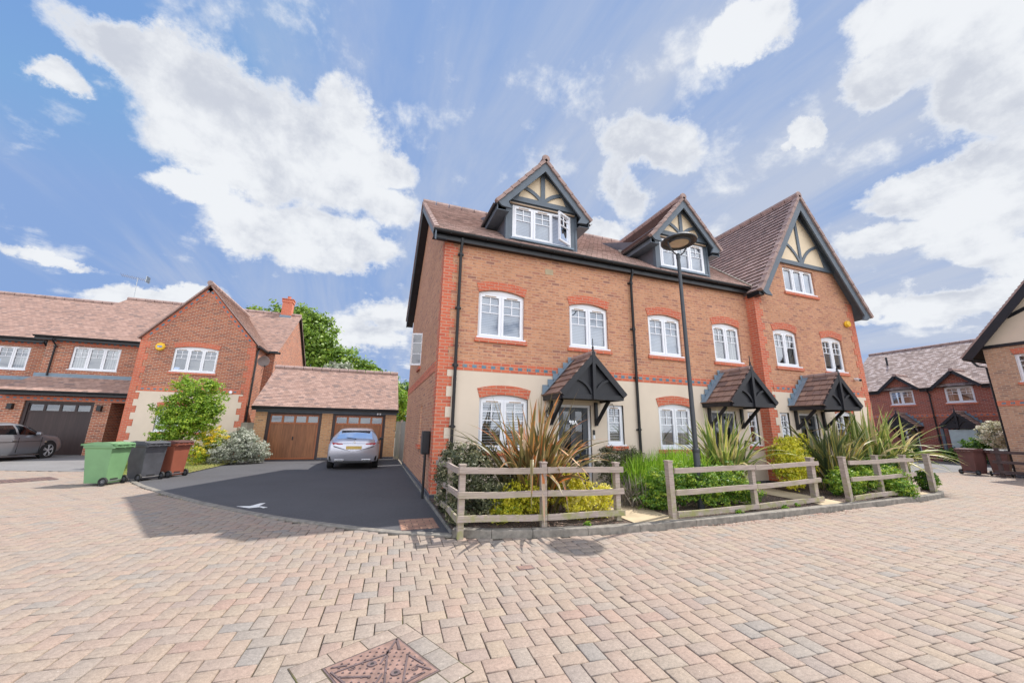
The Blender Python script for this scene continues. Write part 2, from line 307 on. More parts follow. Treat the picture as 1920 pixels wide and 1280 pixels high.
# ---------------------------------------------------------------- mesh helpers
ROOT = {}
def thing(name, label, cat, loc=(0, 0, 0), rot=0, group=None, local=False, kind=None):
    o = bpy.data.objects.new(name, None); C.objects.link(o); o.location = loc; o.rotation_euler = (0, 0, rot)
    o.empty_display_size = .3; o['label'] = label; o['category'] = cat
    if group: o['group'] = group
    if kind: o['kind'] = kind
    ROOT[o.name] = None if local else Vector(loc)
    return o
def top(o):
    while o.parent: o = o.parent
    return o
def finish(me, name, parent, label=None):
    o = bpy.data.objects.new(name, me); C.objects.link(o)
    if parent: o.parent = parent
    if label: o['label'] = label
    return o
def tag(o, label, cat, group=None, kind=None):
    o['label'] = label; o['category'] = cat
    if group: o['group'] = group
    if kind: o['kind'] = kind
    return o
def offs(parent):
    if parent is None: return None
    return ROOT.get(top(parent).name)

class MB:
    def __init__(s): s.v = []; s.f = []; s.m = []; s.uv = {}; s.mats = []
    def mi(s, mat):
        if mat not in s.mats: s.mats.append(mat)
        return s.mats.index(mat)
    def face(s, pts, mat, uv=None):
        i = len(s.v); s.v += [tuple(p) for p in pts]; s.f.append(tuple(range(i, i+len(pts)))); s.m.append(s.mi(mat))
        if uv: s.uv[len(s.f)-1] = uv
    def box(s, x0, x1, y0, y1, z0, z1, mat):
        if x0 > x1: x0, x1 = x1, x0
        if y0 > y1: y0, y1 = y1, y0
        if z0 > z1: z0, z1 = z1, z0
        P = [(x0, y0, z0), (x1, y0, z0), (x1, y1, z0), (x0, y1, z0), (x0, y0, z1), (x1, y0, z1), (x1, y1, z1), (x0, y1, z1)]
        for f in ((0, 3, 2, 1), (4, 5, 6, 7), (0, 1, 5, 4), (1, 2, 6, 5), (2, 3, 7, 6), (3, 0, 4, 7)): s.face([P[i] for i in f], mat)
        return s
    def bar(s, p, q, w, h, mat, upv=(0, 0, 1)):   # beam from p to q, w across, h along upv
        p = Vector(p); q = Vector(q); d = (q-p).normalized(); u = Vector(upv); sd = d.cross(u)
        if sd.length < 1e-4: sd = d.cross(Vector((0, 1, 0)))
        sd.normalize(); u = sd.cross(d).normalized(); a = sd*w/2; b = u*h/2
        P = [p-a-b, p+a-b, p+a+b, p-a+b, q-a-b, q+a-b, q+a+b, q-a+b]
        for f in ((0, 3, 2, 1), (4, 5, 6, 7), (0, 1, 5, 4), (1, 2, 6, 5), (2, 3, 7, 6), (3, 0, 4, 7)): s.face([P[i] for i in f], mat)
        return s
    def prism(s, poly, d, mat, matside=None):    # poly: 3-D polygon, extruded by vector d
        d = Vector(d); P = [Vector(p) for p in poly]; Q = [p+d for p in P]; n = len(P)
        if n > 4:
            for t in tessellate_polygon([P]): s.face([P[i] for i in t], mat); s.face([Q[i] for i in reversed(t)], mat)
        else: s.face(P, mat); s.face(Q[::-1], mat)
        for i in range(n): j = (i+1) % n; s.face([P[i], P[j], Q[j], Q[i]], matside or mat)
        return s
    def tube(s, pts, r, mat, n=8, cap=True):
        pts = [Vector(p) for p in pts]; rings = []; rr = r if isinstance(r, (list, tuple)) else [r]*len(pts)
        ref = None
        for i, p in enumerate(pts):
            a = pts[max(0, i-1)]; b = pts[min(len(pts)-1, i+1)]; d = (b-a).normalized()
            if ref is None: ref = d.orthogonal().normalized()
            ref = (ref-d*ref.dot(d)).normalized(); bn = d.cross(ref)
            rings.append([p+(ref*math.cos(2*math.pi*k/n)+bn*math.sin(2*math.pi*k/n))*rr[i] for k in range(n)])
        for a, b in zip(rings, rings[1:]):
            for k in range(n): s.face([a[k], a[(k+1) % n], b[(k+1) % n], b[k]], mat)
        if cap: s.face(rings[0][::-1], mat); s.face(rings[-1], mat)
        return s
    def lathe(s, prof, c, mat, n=20, axis='z', a0=0, a1=2*math.pi):
        c = Vector(c); R_ = []
        for r, h in prof:
            ring = []
            for k in range(n+1):
                t = a0+(a1-a0)*k/n; x, y = r*math.cos(t), r*math.sin(t)
                ring.append(c+(Vector((x, y, h)) if axis == 'z' else Vector((x, h, y)) if axis == 'y' else Vector((h, x, y))))
            R_.append(ring)
        for a, b in zip(R_, R_[1:]):
            for k in range(n): s.face([a[k], a[k+1], b[k+1], b[k]], mat)
        return s
    def wall(s, O, U, Nin, poly, holes, mat, reveal=.11, matrev=None):   # planar wall with openings; poly in (u, z)
        O = Vector(O); U = Vector(U); Nin = Vector(Nin)
        loops = [poly]+holes; V3 = [[O+U*a+Vector((0, 0, b)) for a, b in lp] for lp in loops]
        flat = [p for lp in V3 for p in lp]
        for t in tessellate_polygon(V3): s.face([flat[i] for i in t], mat)
        for lp in V3[1:]:
            for i in range(len(lp)): a, b = lp[i], lp[(i+1) % len(lp)]; s.face([a, b, b+Nin*reveal, a+Nin*reveal], matrev or mat)
        return s
    def build(s, name, parent=None, label=None, smooth=False, bevel=0, merge=False):
        off = offs(parent); V = [Vector(v)-off for v in s.v] if off else [Vector(v) for v in s.v]
        me = bpy.data.meshes.new(name); me.from_pydata(V, [], s.f)
        for m in s.mats: me.materials.append(MATS[m])
        me.polygons.foreach_set('material_index', s.m); me.update()
        ul = me.uv_layers.new(name='UVMap'); Z = Vector((0, 0, 1))
        for p in me.polygons:
            if p.index in s.uv:
                for li, uv in zip(p.loop_indices, s.uv[p.index]): ul.data[li].uv = uv
                continue
            n = p.normal
            if abs(n.z) > .98: t = Vector((1, 0, 0)); b = Vector((0, 1, 0))
            else:
                t = Z.cross(n).normalized()
                if t.x < -.01 or (abs(t.x) <= .01 and t.y < 0): t = -t
                b = n.cross(t)
                if b.z < 0: b = -b
            for li in p.loop_indices:
                co = Vector(s.v[me.loops[li].vertex_index]); ul.data[li].uv = (co.dot(t), co.dot(b))
        o = finish(me, name, parent, label)
        if merge or smooth:
            bm = bmesh.new(); bm.from_mesh(me); bmesh.ops.remove_doubles(bm, verts=bm.verts, dist=1e-4); bmesh.ops.recalc_face_normals(bm, faces=bm.faces); bm.to_mesh(me); bm.free()
        if smooth:
            for p in me.polygons: p.use_smooth = True
            try: me.set_sharp_from_angle(angle=R(40))
            except Exception: pass
        if bevel:
            bm = bmesh.new(); bm.from_mesh(me); bmesh.ops.remove_doubles(bm, verts=bm.verts, dist=1e-5); bm.to_mesh(me); bm.free()
            md = o.modifiers.new('bevel', 'BEVEL'); md.width = bevel; md.segments = 2; md.limit_method = 'ANGLE'; md.angle_limit = R(35)
        return o
def np_mesh(name, V, F, mat, parent=None, tint=None, label=None):
    off = offs(parent)
    if off is not None: V = V-np.array(off)
    me = bpy.data.meshes.new(name); nv, nf, k = len(V), len(F), F.shape[1]
    me.vertices.add(nv); me.vertices.foreach_set('co', np.ascontiguousarray(V, dtype=np.float32).ravel())
    me.loops.add(nf*k); me.loops.foreach_set('vertex_index', np.ascontiguousarray(F, dtype=np.int32).ravel())
    me.polygons.add(nf); me.polygons.foreach_set('loop_start', np.arange(nf, dtype=np.int32)*k)
    me.update(calc_edges=True); me.materials.append(MATS[mat])
    if tint is not None:
        a = me.attributes.new('tint', 'FLOAT', 'FACE'); a.data.foreach_set('value', np.clip(tint, 0, 1).astype(np.float32))
    return finish(me, name, parent, label)
# ---------------------------------------------------------------- building parts
def tile_roof(mb, A, B, Cc, D, mat, row=.1, lift=.014, th=.06, under='black_plastic', edge=None):
    A, B, Cc, D = map(Vector, (A, B, Cc, D)); n = (B-A).cross(D-A).normalized()
    if n.z < 0: n = -n
    ud = (B-A).normalized(); sd = n.cross(ud)
    if sd.z < 0: sd = -sd
    ln = abs((D-A).dot(sd)); N = max(2, round(ln/row)); r = ln/N
    for k in range(N):
        s0, s1 = k/N, (k+1)/N
        a0, b0, a1, b1 = A.lerp(D, s0), B.lerp(Cc, s0), A.lerp(D, s1), B.lerp(Cc, s1)
        q = [a0+n*lift, b0+n*lift, b1+n*.002, a1+n*.002]; o = k*.37
        rowh = .1 if 'grey' not in mat and 'pink' not in mat else (.11 if 'grey' in mat else .12)
        if 'brown' in mat: rowh = .2
        uv = [((p-A).dot(ud)+o, (k+e)*rowh) for p, e in zip(q, (.06, .06, .94, .94))]
        mb.face([a0, a0+n*lift, a1], 'ridge_tile'); mb.face([b0, b1, b0+n*lift], 'ridge_tile')
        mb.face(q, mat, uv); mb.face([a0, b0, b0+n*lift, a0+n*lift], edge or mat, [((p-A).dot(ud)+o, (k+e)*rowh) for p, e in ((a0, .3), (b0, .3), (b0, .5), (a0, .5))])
    P = [A-n*th, B-n*th, Cc-n*th, D-n*th]; mb.face(P[::-1], under)
    for i, (p, q) in enumerate(((A, B), (B, Cc), (Cc, D), (D, A))): mb.face([p-n*th, q-n*th, q, p], under if i == 0 else 'ridge_tile')
def ridge(mb, a, b, r=.11, seg=.45, mat='ridge_tile'):
    a = Vector(a); b = Vector(b); L = (b-a).length; n = max(1, round(L/seg)); d = (b-a)/n
    for i in range(n): p = a+d*i; mb.tube([p, p+d*.93, p+d*.935], [r, r, r*.8], mat, 8)
def verge(mb, a, b, n, h=.10, w=.13, seg=.30, mat='ridge_tile'):   # overlapping verge tiles from eave a up to apex b
    a = Vector(a); b = Vector(b); n = Vector(n).normalized(); L = (b-a).length; k = max(2, round(L/seg)); d = (b-a)/k
    for i in range(k): p = a+d*i+n*.012; q = a+d*(i+1.04)-n*.006; mb.bar(p, q, w, h, mat, n)
def arc(x0, x1, z, rise, n=8):   # from x1 to x0 over the top (for a polygon running anticlockwise)
    return [(x1+(x0-x1)*i/n, z+rise*(1-(2*i/n-1)**2)) for i in range(n+1)]
def hole(x0, x1, z0, z1, rise=0): return [(x0, z0), (x1, z0)]+(arc(x0, x1, z1, rise) if rise else [(x1, z1), (x0, z1)])

def window(P, x0, x1, z0, z1, Y, rise=0, n=2, inner='blind_white', name='window', arch=True, sill='brick_quoin', openlast=False, bars=2, archmat='brick_arch', rec=.06, glass='glass', archh=.22):
    f = MB(); W = 'white_upvc'; y0, y1 = Y+rec, Y+rec+.07; fw_ = .055
    f.box(x0, x0+fw_, y0, y1, z0, z1, W); f.box(x1-fw_, x1, y0, y1, z0, z1, W)
    f.box(x0+fw_, x1-fw_, y0, y1, z0, z0+fw_, W); f.box(x0+fw_, x1-fw_, y0, y1, z1-fw_, z1, W)
    f.box(x0-.03, x1+.03, Y-.03, y0+.012, z0-.025, z0+.012, W)
    if rise:
        pl = [(x, y0-.008, z) for x, z in arc(x0, x1, z1-.004, rise)]; f.prism(pl, (0, .07, 0), W)
    w = (x1-x0-2*fw_); mu = .05; lw = (w-(n-1)*mu)/n; sa = .04; panes = []
    for i in range(n):
        a = x0+fw_+i*(lw+mu); b = a+lw
        if i < n-1: f.box(b, b+mu, y0, y1, z0+fw_, z1-fw_, W)
        if openlast and i == n-1: continue
        za, zb = z0+fw_, z1-fw_; ys, ye = y0-.015, y0+.035
        f.box(a-.012, a+sa, ys, ye, za-.012, zb+.012, W); f.box(b-sa, b+.012, ys, ye, za-.012, zb+.012, W)
        f.box(a+sa, b-sa, ys, ye, za-.012, za+sa, W); f.box(a+sa, b-sa, ys, ye, zb-sa, zb+.012, W)
        f.box(a+lw*.22, b-lw*.22, ys-.012, ys, zb-.022, zb-.002, 'trickle_vent')
        hh = zb-za-2*sa
        if bars:
            zz = [zb-sa-hh*.2, zb-sa-hh*.42][:bars]
            for q in zz: f.box(a+sa, b-sa, ys+.015, ys+.03, q-.011, q+.011, W)
            m = (a+b)/2; f.box(m-.011, m+.011, ys+.0175, ys+.0325, zz[-1]+.011, zb-sa, W)
        panes.append((a+sa-.01, b-sa+.01, za+sa-.01, zb-sa+.01))
    o = f.build(name, P)
    g = MB()
    for a, b, c, d in panes: g.face([(a, y0+.02, c), (b, y0+.02, c), (b, y0+.02, d), (a, y0+.02, d)], glass)
    g.build('pane', o)
    if openlast:                                     # casement standing open, hinged at its right side
        s = MB(); a = x1-fw_; th = R(27); dx, dy = -math.cos(th)*lw, -math.sin(th)*lw; za, zb = z0+fw_, z1-fw_
        Pp = lambda t, z: (a+dx*t, y0+dy*t-.01, z)
        for t0, t1, c, d in ((0, .1, za, zb), (.9, 1, za, zb), (.1, .9, za, za+.05), (.1, .9, zb-.05, zb)):
            s.prism([Pp(t0, c), Pp(t1, c), Pp(t1, d), Pp(t0, d)], (math.sin(th)*.045, -math.cos(th)*.045, 0), W)
        for q in (za+(zb-za)*.58, za+(zb-za)*.79): s.bar(Pp(.1, q), Pp(.9, q), .03, .02, W)
        s.bar(Pp(.5, za+(zb-za)*.58), Pp(.5, zb-.05), .03, .02, W, (1, 0, 0))
        so_ = s.build('open_casement', o); g = MB(); g.face([Pp(.1, za+.05), Pp(.9, za+.05), Pp(.9, zb-.05), Pp(.1, zb-.05)], 'glass'); g.build('pane', o)
    if inner:
        b = MB(); y = y1+.03; b.face([(x0+.02, y, z0+.03), (x1-.02, y, z0+.03), (x1-.02, y, z1-.02), (x0+.02, y, z1-.02)] if inner != 'curtain' else
                                     [(x0+.02, y, z0+.03), (x0+w*.3, y, z0+.03), (x0+w*.22, y, z1-.02), (x0+.02, y, z1-.02)], inner)
        if inner == 'curtain': b.face([(x1-w*.3, y, z0+.03), (x1-.02, y, z0+.03), (x1-.02, y, z1-.02), (x1-w*.22, y, z1-.02)], inner)
        b.build('curtain' if inner == 'curtain' else 'blind', o)
    rm = MB(); rm.box(x0-.3, x1+.3, Y+1.6, Y+1.62, z0-.6, z1+.3, 'room_wall'); rm.build('room_back', o)
    if arch:
        a_ = MB(); nb = max(8, round((x1-x0)/.075)); k = .065; rb = rise+.0
        def ap(t, top):   # t 0..1 left to right
            x = x0+(x1-x0)*t; z = z1+rb*(1-(2*t-1)**2)
            return (x+(2*t-1)*k, z+archh) if top else (x, z)
        for i in range(nb):
            t0, t1 = i/nb+.06/nb, (i+1)/nb-.06/nb
            q = [ap(t0, 0), ap(t1, 0), ap(t1, 1), ap(t0, 1)]; a_.prism([(x, Y-.016, z) for x, z in q], (0, .05, 0), 'brick_quoin')
        bk = [ap(i/nb, 0) for i in range(nb+1)]+[ap(i/nb, 1) for i in range(nb, -1, -1)]
        for i in range(nb):
            q = [ap(i/nb, 0), ap((i+1)/nb, 0), ap((i+1)/nb, 1), ap(i/nb, 1)]; a_.prism([(x, Y-.0135, z) for x, z in q], (0, .03, 0), 'brick_arch')
        a_.build('brick_arch', o)
    if sill:
        s = MB(); s.box(x0-.075, x1+.075, Y-.05, Y+.10, z0-.125, z0-.027, sill); s.build('window_sill', o, bevel=.006)
    return o

def quoin(mb, side, xc, Y, z0, z1, mat='brick_quoin', wide=.33, nar=.215, step=.225, proud=.012, axis='x'):
    z = z0; i = 0     # toothed strip; side +1 grows to +x (or +y when axis is y)
    while z < z1-.01:
        w = wide if i % 2 == 0 else nar; zt = min(z+step, z1)
        if axis == 'x': mb.box(xc, xc+side*w, Y-proud, Y+.03, z+.0015*(i % 2), zt, mat)
        else: mb.box(xc-proud, xc+.03, Y, Y+side*w, z+.0015*(i % 2), zt, mat)
        z = zt; i += 1
def band(mb, x0, x1, Y, z0=2.77, h=.225, skip=()):
    mb.box(x0, x1, Y-.02, Y+.03, z0, z0+h, 'brick_quoin')
    x = x0+.12
    while x < x1-.12: mb.box(x, x+.105, Y-.024, Y-.01, z0+h/2-.034, z0+h/2+.034, 'brick_blue'); x += .225
def downpipe(P, x, Y, z0, z1, swan=.16, name='downpipe', d=.07):
    m = MB(); y = Y-d; m.tube([(x, y-swan*.6, z1), (x, y-swan*.6, z1-.1), (x, y, z1-.3), (x, y, z0)], .036, 'black_plastic', 8)
    z = z1-.4
    while z > z0+.2: m.tube([(x, y, z), (x, y, z+.06)], .046, 'black_plastic', 8); m.box(x-.07, x+.07, y, Y, z+.01, z+.045, 'black_plastic'); z -= 1.35
    return m.build(name, P, smooth=True)
def gutter(P, x0, x1, Y, z, name='gutter', r=.062, fascia=.24, wallY=None):
    m = MB(); pr = [(r*math.cos(t), r*math.sin(t)) for t in np.linspace(math.pi, 2*math.pi, 9)]
    for (a, b), (c, d) in zip(pr, pr[1:]): m.face([(x0, Y+a, z+b), (x1, Y+a, z+b), (x1, Y+c, z+d), (x0, Y+c, z+d)], 'black_plastic')
    m.box(x0, x1, Y-r-.006, Y-r+.004, z-.012, z+.006, 'black_plastic')
    for x in (x0, x1): m.face([(x, Y+a, z+b) for a, b in pr], 'black_plastic')
    xx = x0+.4
    while xx < x1: m.box(xx-.012, xx+.012, Y-r-.004, Y+r, z-r-.006, z-r+.01, 'black_plastic'); xx += .9
    g = m.build(name, P)
    f = MB(); f.box(x0, x1, Y+r+.002, Y+r+.024, z-fascia+.06, z+.03, 'black_plastic')
    if wallY: f.box(x0, x1, Y+r+.025, wallY-.002, z-fascia+.075, z-fascia+.09, 'black_plastic')
    f.build('fascia', P)
    return g
def text_mesh(txt, loc, size, mat, parent, rot=(R(90), 0, 0), name='house_number'):
    cu = bpy.data.curves.new('lettering', 'FONT'); cu.body = txt; cu.size = size; cu.extrude = .003; cu.align_x = 'CENTER'; cu.offset = size*.012
    ob = bpy.data.objects.new('lettering', cu); C.objects.link(ob); bpy.context.view_layer.update()
    me = bpy.data.meshes.new_from_object(ob.evaluated_get(bpy.context.evaluated_depsgraph_get())); bpy.data.objects.remove(ob)
    T = Matrix.Translation(Vector(loc)-(offs(parent) or Vector((0, 0, 0)))) @ Euler(rot).to_matrix().to_4x4(); me.transform(T)
    me.materials.clear(); me.materials.append(MATS[mat]); o = finish(me, name, parent); return o
def front_door(P, x0, x1, z0, z1, Y, number=None, slab='door_black'):
    f = MB(); W = 'white_upvc'; y = Y+.05
    f.box(x0, x0+.06, y, y+.09, z0, z1, W); f.box(x1-.06, x1, y, y+.09, z0, z1, W); f.box(x0+.06, x1-.06, y, y+.09, z1-.06, z1, W)
    f.box(x0+.06, x1-.06, y-.02, y+.09, z0, z0+.035, 'metal_grey')
    fo = f.build('door_frame', P)
    d = MB(); a, b, zb, zt = x0+.062, x1-.062, z0+.037, z1-.062; Yd = y+.03; w = b-a; h = zt-zb
    cols = [(a, a+w*.17), (a+w*.42, a+w*.58), (a+w*.83, b)]
    for c0, c1 in cols: d.box(c0, c1, Yd, Yd+.05, zb, zt, slab)
    for i in (0, 1):
        c0, c1 = cols[i][1], cols[i+1][0]
        for q0, q1 in ((0, .08), (.36, .42), (.78, .83), (.95, 1)): d.box(c0, c1, Yd, Yd+.05, zb+h*q0, zb+h*q1, slab)
        d.box(c0+.02, c1-.02, Yd+.012, Yd+.04, zb+h*.08+.02, zb+h*.36-.02, slab); d.box(c0, c1, Yd+.03, Yd+.045, zb+h*.08, zb+h*.36, slab)
    do = d.build('door', P, bevel=.004)
    g = MB()
    for i in (0, 1):
        c0, c1 = cols[i][1], cols[i+1][0]
        for q0, q1 in ((.42, .78), (.83, .95)): g.face([(c0, Yd+.025, zb+h*q0), (c1, Yd+.025, zb+h*q0), (c1, Yd+.025, zb+h*q1), (c0, Yd+.025, zb+h*q1)], 'glass_pattern')
    g.build('door_glass', do)
    m = MB(); m.box(a+w*.34, a+w*.66, Yd-.012, Yd, zb+h*.375, zb+h*.405, 'metal_grey'); m.build('letterbox', do)
    m = MB(); m.box(b-.075, b-.04, Yd-.01, Yd, zb+h*.38, zb+h*.5, 'metal_grey'); m.tube([(b-.058, Yd-.01, zb+h*.46), (b-.058, Yd-.05, zb+h*.46), (b-.17, Yd-.05, zb+h*.46)], .011, 'metal_grey', 6); m.build('door_handle', do)
    if number: text_mesh(number, ((a+b)/2, Yd-.004, zb+h*.845-.12), .135, 'chrome', do)
    rm = MB(); rm.box(x0-.2, x1+.2, Y+1.2, Y+1.22, z0, z1+.2, 'room_wall'); rm.build('hall_back', fo)
    return fo

def curved(mb, p, q, sag, w, d, mat, n=6, up=(0, 1, 0)):   # curved flat brace in an x-z plane
    p = Vector(p); q = Vector(q); e = (q-p); nrm = Vector((-e.z, 0, e.x)).normalized(); pts = [p+e*(i/n)+nrm*sag*(1-(2*i/n-1)**2) for i in range(n+1)]
    for i in range(n):
        a, b = pts[i], pts[i+1]; mb.prism([a-nrm*w/2, b-nrm*w/2, b+nrm*w/2, a+nrm*w/2], (0, d, 0), mat)
def gable_timber(P, cx, half, ze, za, Yb, Yw, zc, mat='timber_slate', bw=.26, infill='infill_cream', halfR=None, zeR=None, inner=None, soff=.0):
    """barge boards in plane Yb, frame and infill in plane Yw; eaves at ze, apex za, collar at zc"""
    hR = halfR or half; zR = zeR if zeR is not None else ze
    b = MB()
    for sx, h, z in ((-1, half, ze), (1, hR, zR)):
        A = Vector((cx, Yb, za)); E = Vector((cx+sx*h, Yb, z)); d = (E-A).normalized(); n = Vector((d.z*sx, 0, -d.x*sx))
        if n.z > 0: n = -n
        s = -A.z; xin = cx; t = bw/abs(n.z)
        b.prism([A, E, E+n*bw*.9+Vector((-sx*.02, 0, 0)), Vector((cx, Yb, za-t))], (0, .045, 0), mat)
        b.prism([v+Vector((0, -.006, 0)) for v in (E, E+n*bw*.9, E+n*bw*.9+Vector((-sx*.26, 0, -.02)), E+d*-.3)], (0, .056, 0), mat)
    b.build('barge_board', P)
    t = MB(); sl = (za-ze)/half; slR = (za-zR)/hR; zt = za-.12
    xl = cx-(zt-zc)/sl; xr = cx+(zt-zc)/slR
    t2 = MB(); t2.face([(xl, Yw, zc), (xr, Yw, zc), (cx, Yw, zt)], infill); t2.build('gable_infill', P)
    yf = Yw-.045
    t.box(xl-.02, xr+.02, yf, Yw+.02, zc-.07, zc+.07, mat); t.box(cx-.06, cx+.06, yf+.004, Yw+.01, zc+.07, zt-.1, mat)
    H = zt-zc
    for sx, s in ((-1, sl), (1, slR)):
        q = Vector((cx+sx*(H*.62)/s*1.0, yf+.006, zc+H*.36)); p = Vector((cx+sx*.05, yf+.006, zc+.08))
        curved(t, p if sx > 0 else q, q if sx > 0 else p, .05*H/.9 if True else 0, .10, .04, mat)
        # inner boards following the rake with a bowed lower edge
        a = Vector((cx, yf+.002, zt)); e = Vector((cx+sx*(H-.07)/s, yf+.002, zc+.07)); nn = 8; poly = [a, e]; d = e-a; n = Vector((-d.z*sx, 0, d.x*sx)).normalized()
        if n.z > 0: n = -n
        low = [e.lerp(a, i/nn)+n*(.05+.16*H*abs(2*i/nn-1)**2) for i in range(nn+1)]
        low = [Vector((min(v.x, cx) if sx < 0 else max(v.x, cx), v.y, max(v.z, zc+.06))) for v in low]
        for i in range(nn): t.prism([e.lerp(a, i/nn), e.lerp(a, (i+1)/nn), low[i+1], low[i]], (0, .035, 0), mat)
    t.build('gable_timber', P)

def porch(P, cx, Y, zr=3.2, ze=2.32, half=.79, d=.97, tiles='roof_tiles_brown'):
    m = MB(); yf = Y-d; o = .06
    for sx in (-1, 1):
        A = (cx+sx*(half+o), yf-.03, ze-.04); B = (cx+sx*(half+o), Y, ze-.04); Cc = (cx, Y, zr); D = (cx, yf-.03, zr)
        if sx < 0: tile_roof(m, B, A, D, Cc, tiles, .2, .035, .03)
        else: tile_roof(m, A, B, Cc, D, tiles, .2, .035, .03)
    ridge(m, (cx, yf-.03, zr+.02), (cx, Y-.02, zr+.02), .07, .3)
    po = m.build('porch_canopy', P)
    t = MB(); B_ = 'timber_black'; sl = (zr-ze)/half
    t.box(cx-half, cx+half, yf, yf+.07, ze-.15, ze-.04, B_)                         # tie beam
    for sx in (-1, 1):
        t.box(cx+sx*half-.03, cx+sx*half+.03, yf+.07, Y, ze-.15, ze-.03, B_)
        t.bar((cx+sx*(half+.03), yf-.012, ze-.05), (cx, yf-.012, zr-.07), .05, .13, B_, (0, 0, 1))
        curved(t, (cx+sx*.05, yf+.0, ze-.02) if sx > 0 else (cx-half*.55, yf+.0, ze+.30), (cx+half*.55, yf, ze+.30) if sx > 0 else (cx-.05, yf+.0, ze-.02), .07, .055, .04, B_)
    t.box(cx-.04, cx+.04, yf-.045, yf+.03, ze-.15, zr+.05, B_)
    t.face([(cx-half, yf+.05, ze-.1), (cx+half, yf+.05, ze-.1), (cx, yf+.05, zr-.08)], B_)
    t.box(cx-half, cx+half, yf+.07, Y, ze-.10, ze-.085, 'timber_black')
    t.build('truss', po)
    fi = MB(); fi.lathe([(.0, .0), (.035, .0), (.035, .05), (.018, .07), (.028, .11), (.012, .14), (.01, .30), (0, .33)], (cx, yf-.01, zr+.05), B_, 8); fi.build('finial', po, smooth=True)
    fl = MB()   # lead flashing stepped up the wall
    n = 6
    for sx in (-1, 1):
        for i in range(n):
            z0 = ze-.02+(zr-ze)*i/n; x = cx+sx*(half+o)*(1-i/n); x2 = cx+sx*(half+o)*(1-(i+1)/n)
            fl.box(x, x2-sx*.03, Y-.034, Y-.026, z0-.02, z0+(zr-ze)/n+.10, 'leadgrey_flash')
        A = Vector((cx+sx*(half+o), 0, ze-.04)); E = Vector((cx, 0, zr)); dd = (E-A).normalized(); nn = Vector((dd.z*-sx, 0, abs(dd.x))) if False else Vector((sx*dd.z, 0, abs(dd.x))).normalized()
        q = nn*.045; fl.face([A+q+Vector((0, Y-.2, 0)), E+q+Vector((0, Y-.2, 0)), E+q+Vector((0, Y, 0)), A+q+Vector((0, Y, 0))], 'leadgrey_flash')
    fl.build('flashing', po)
    for sx in (-1, 1):
        k = MB(); x = cx+sx*(half-.17); k.box(x-.035, x+.035, Y-.075, Y-.004, ze-.72, ze-.15, B_)
        pts = [Vector((x, Y-.05-.42*(1-math.cos(a)), ze-.62+.47*math.sin(a))) for a in np.linspace(0, R(88), 7)]
        k.bar((x, Y-.06, ze-.66), (x, Y-.60, ze-.15), .06, .07, B_, (0, 0, 1)); k.build('porch_bracket', po)
    return po

def dormer(P, cx, Yf, w=2.02, z0=6.13, zt=7.25, half=1.36, ze=7.1, za=8.66, Yb=8.05, back=11.3, openlast=False):
    x0, x1 = cx-w/2, cx+w/2; r = MB(); wx0, wx1 = cx-.85, cx+.85; z0w, z1w = 6.29, 7.24
    r.wall((0, Yf, 0), (1, 0, 0), (0, 1, 0), [(x0, z0), (x1, z0), (x1, zt+.12), (x0, zt+.12)], [hole(wx0, wx1, z0w, z1w)], 'timber_slate', .06)
    for x in (x0, x1): r.face([(x, Yf, z0), (x, back, 8.5), (x, back-2, zt+.3), (x, Yf, zt+.3)], 'slate_cheek')
    for x in (x0, x1): r.box(x-.03, x+.03, Yf-.02, Yf+.1, z0, zt+.05, 'timber_slate')
    do = r.build('dormer', P)
    t = MB(); zr = za
    for sx in (-1, 1):
        A = (cx+sx*half, Yb, ze); B = (cx+sx*half, back, ze); Cc = (cx, back, zr); D = (cx, Yb, zr)
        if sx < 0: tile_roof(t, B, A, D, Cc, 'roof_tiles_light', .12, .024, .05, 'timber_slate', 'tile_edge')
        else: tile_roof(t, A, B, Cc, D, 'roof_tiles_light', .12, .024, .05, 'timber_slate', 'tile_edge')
    for sx in (-1, 1):
        nv = Vector((sx*(zr-ze), 0, half)).normalized(); verge(t, Vector((cx+sx*(half+.01), Yb+.02, ze-.01))-nv*.01, Vector((cx, Yb+.02, zr+.0))-nv*.01, nv, .085, .13)
    ridge(t, (cx, Yb-.02, zr+.03), (cx, back, zr+.03), .1)
    t.lathe([(0, -.01), (.11, -.01), (.12, .02), (.1, .03)], (cx, Yb-.03, zr+.03), 'ridge_tile', 10, 'y'); t.build('dormer_roof', do)
    for sx in (-1, 1):
        g = MB(); xe = cx+sx*(half+.02); pr = [(.05*math.cos(a), .05*math.sin(a)) for a in np.linspace(math.pi, 2*math.pi, 7)]
        for (a, b), (c, d) in zip(pr, pr[1:]): g.face([(xe+a, Yb+.05, ze-.03+b), (xe+a, 9.4, ze-.03+b), (xe+c, 9.4, ze-.03+d), (xe+c, Yb+.05, ze-.03+d)], 'black_plastic')
        g.box(xe-sx*.07, xe-sx*.05, Yb+.05, 9.4, ze-.2, ze+.02, 'timber_slate'); g.box(xe-sx*.07, cx+sx*w/2, Yb+.05, 9.4, ze-.2, ze-.185, 'timber_slate')
        g.build('dormer_gutter', do)
    gable_timber(do, cx, half, ze+.02, zr-.02, Yb, Yf-.02, 7.42, bw=.22)
    h = MB(); h.face([(x0, Yf-.012, 7.24), (x1, Yf-.012, 7.24), (x1, Yf-.012, 7.5), (x0, Yf-.012, 7.5)], 'timber_slate'); h.box(wx0-.1, wx1+.1, Yf-.055, Yf, 7.26, 7.29, 'trickle_vent'); h.box(wx0-.06, wx1+.06, Yf-.07, Yf+.05, 6.24, 6.285, 'lead'); h.build('dormer_trim', do)
    window(P, wx0, wx1, z0w, z1w, Yf, n=3, arch=False, sill=None, openlast=openlast, rec=.0)
    return do

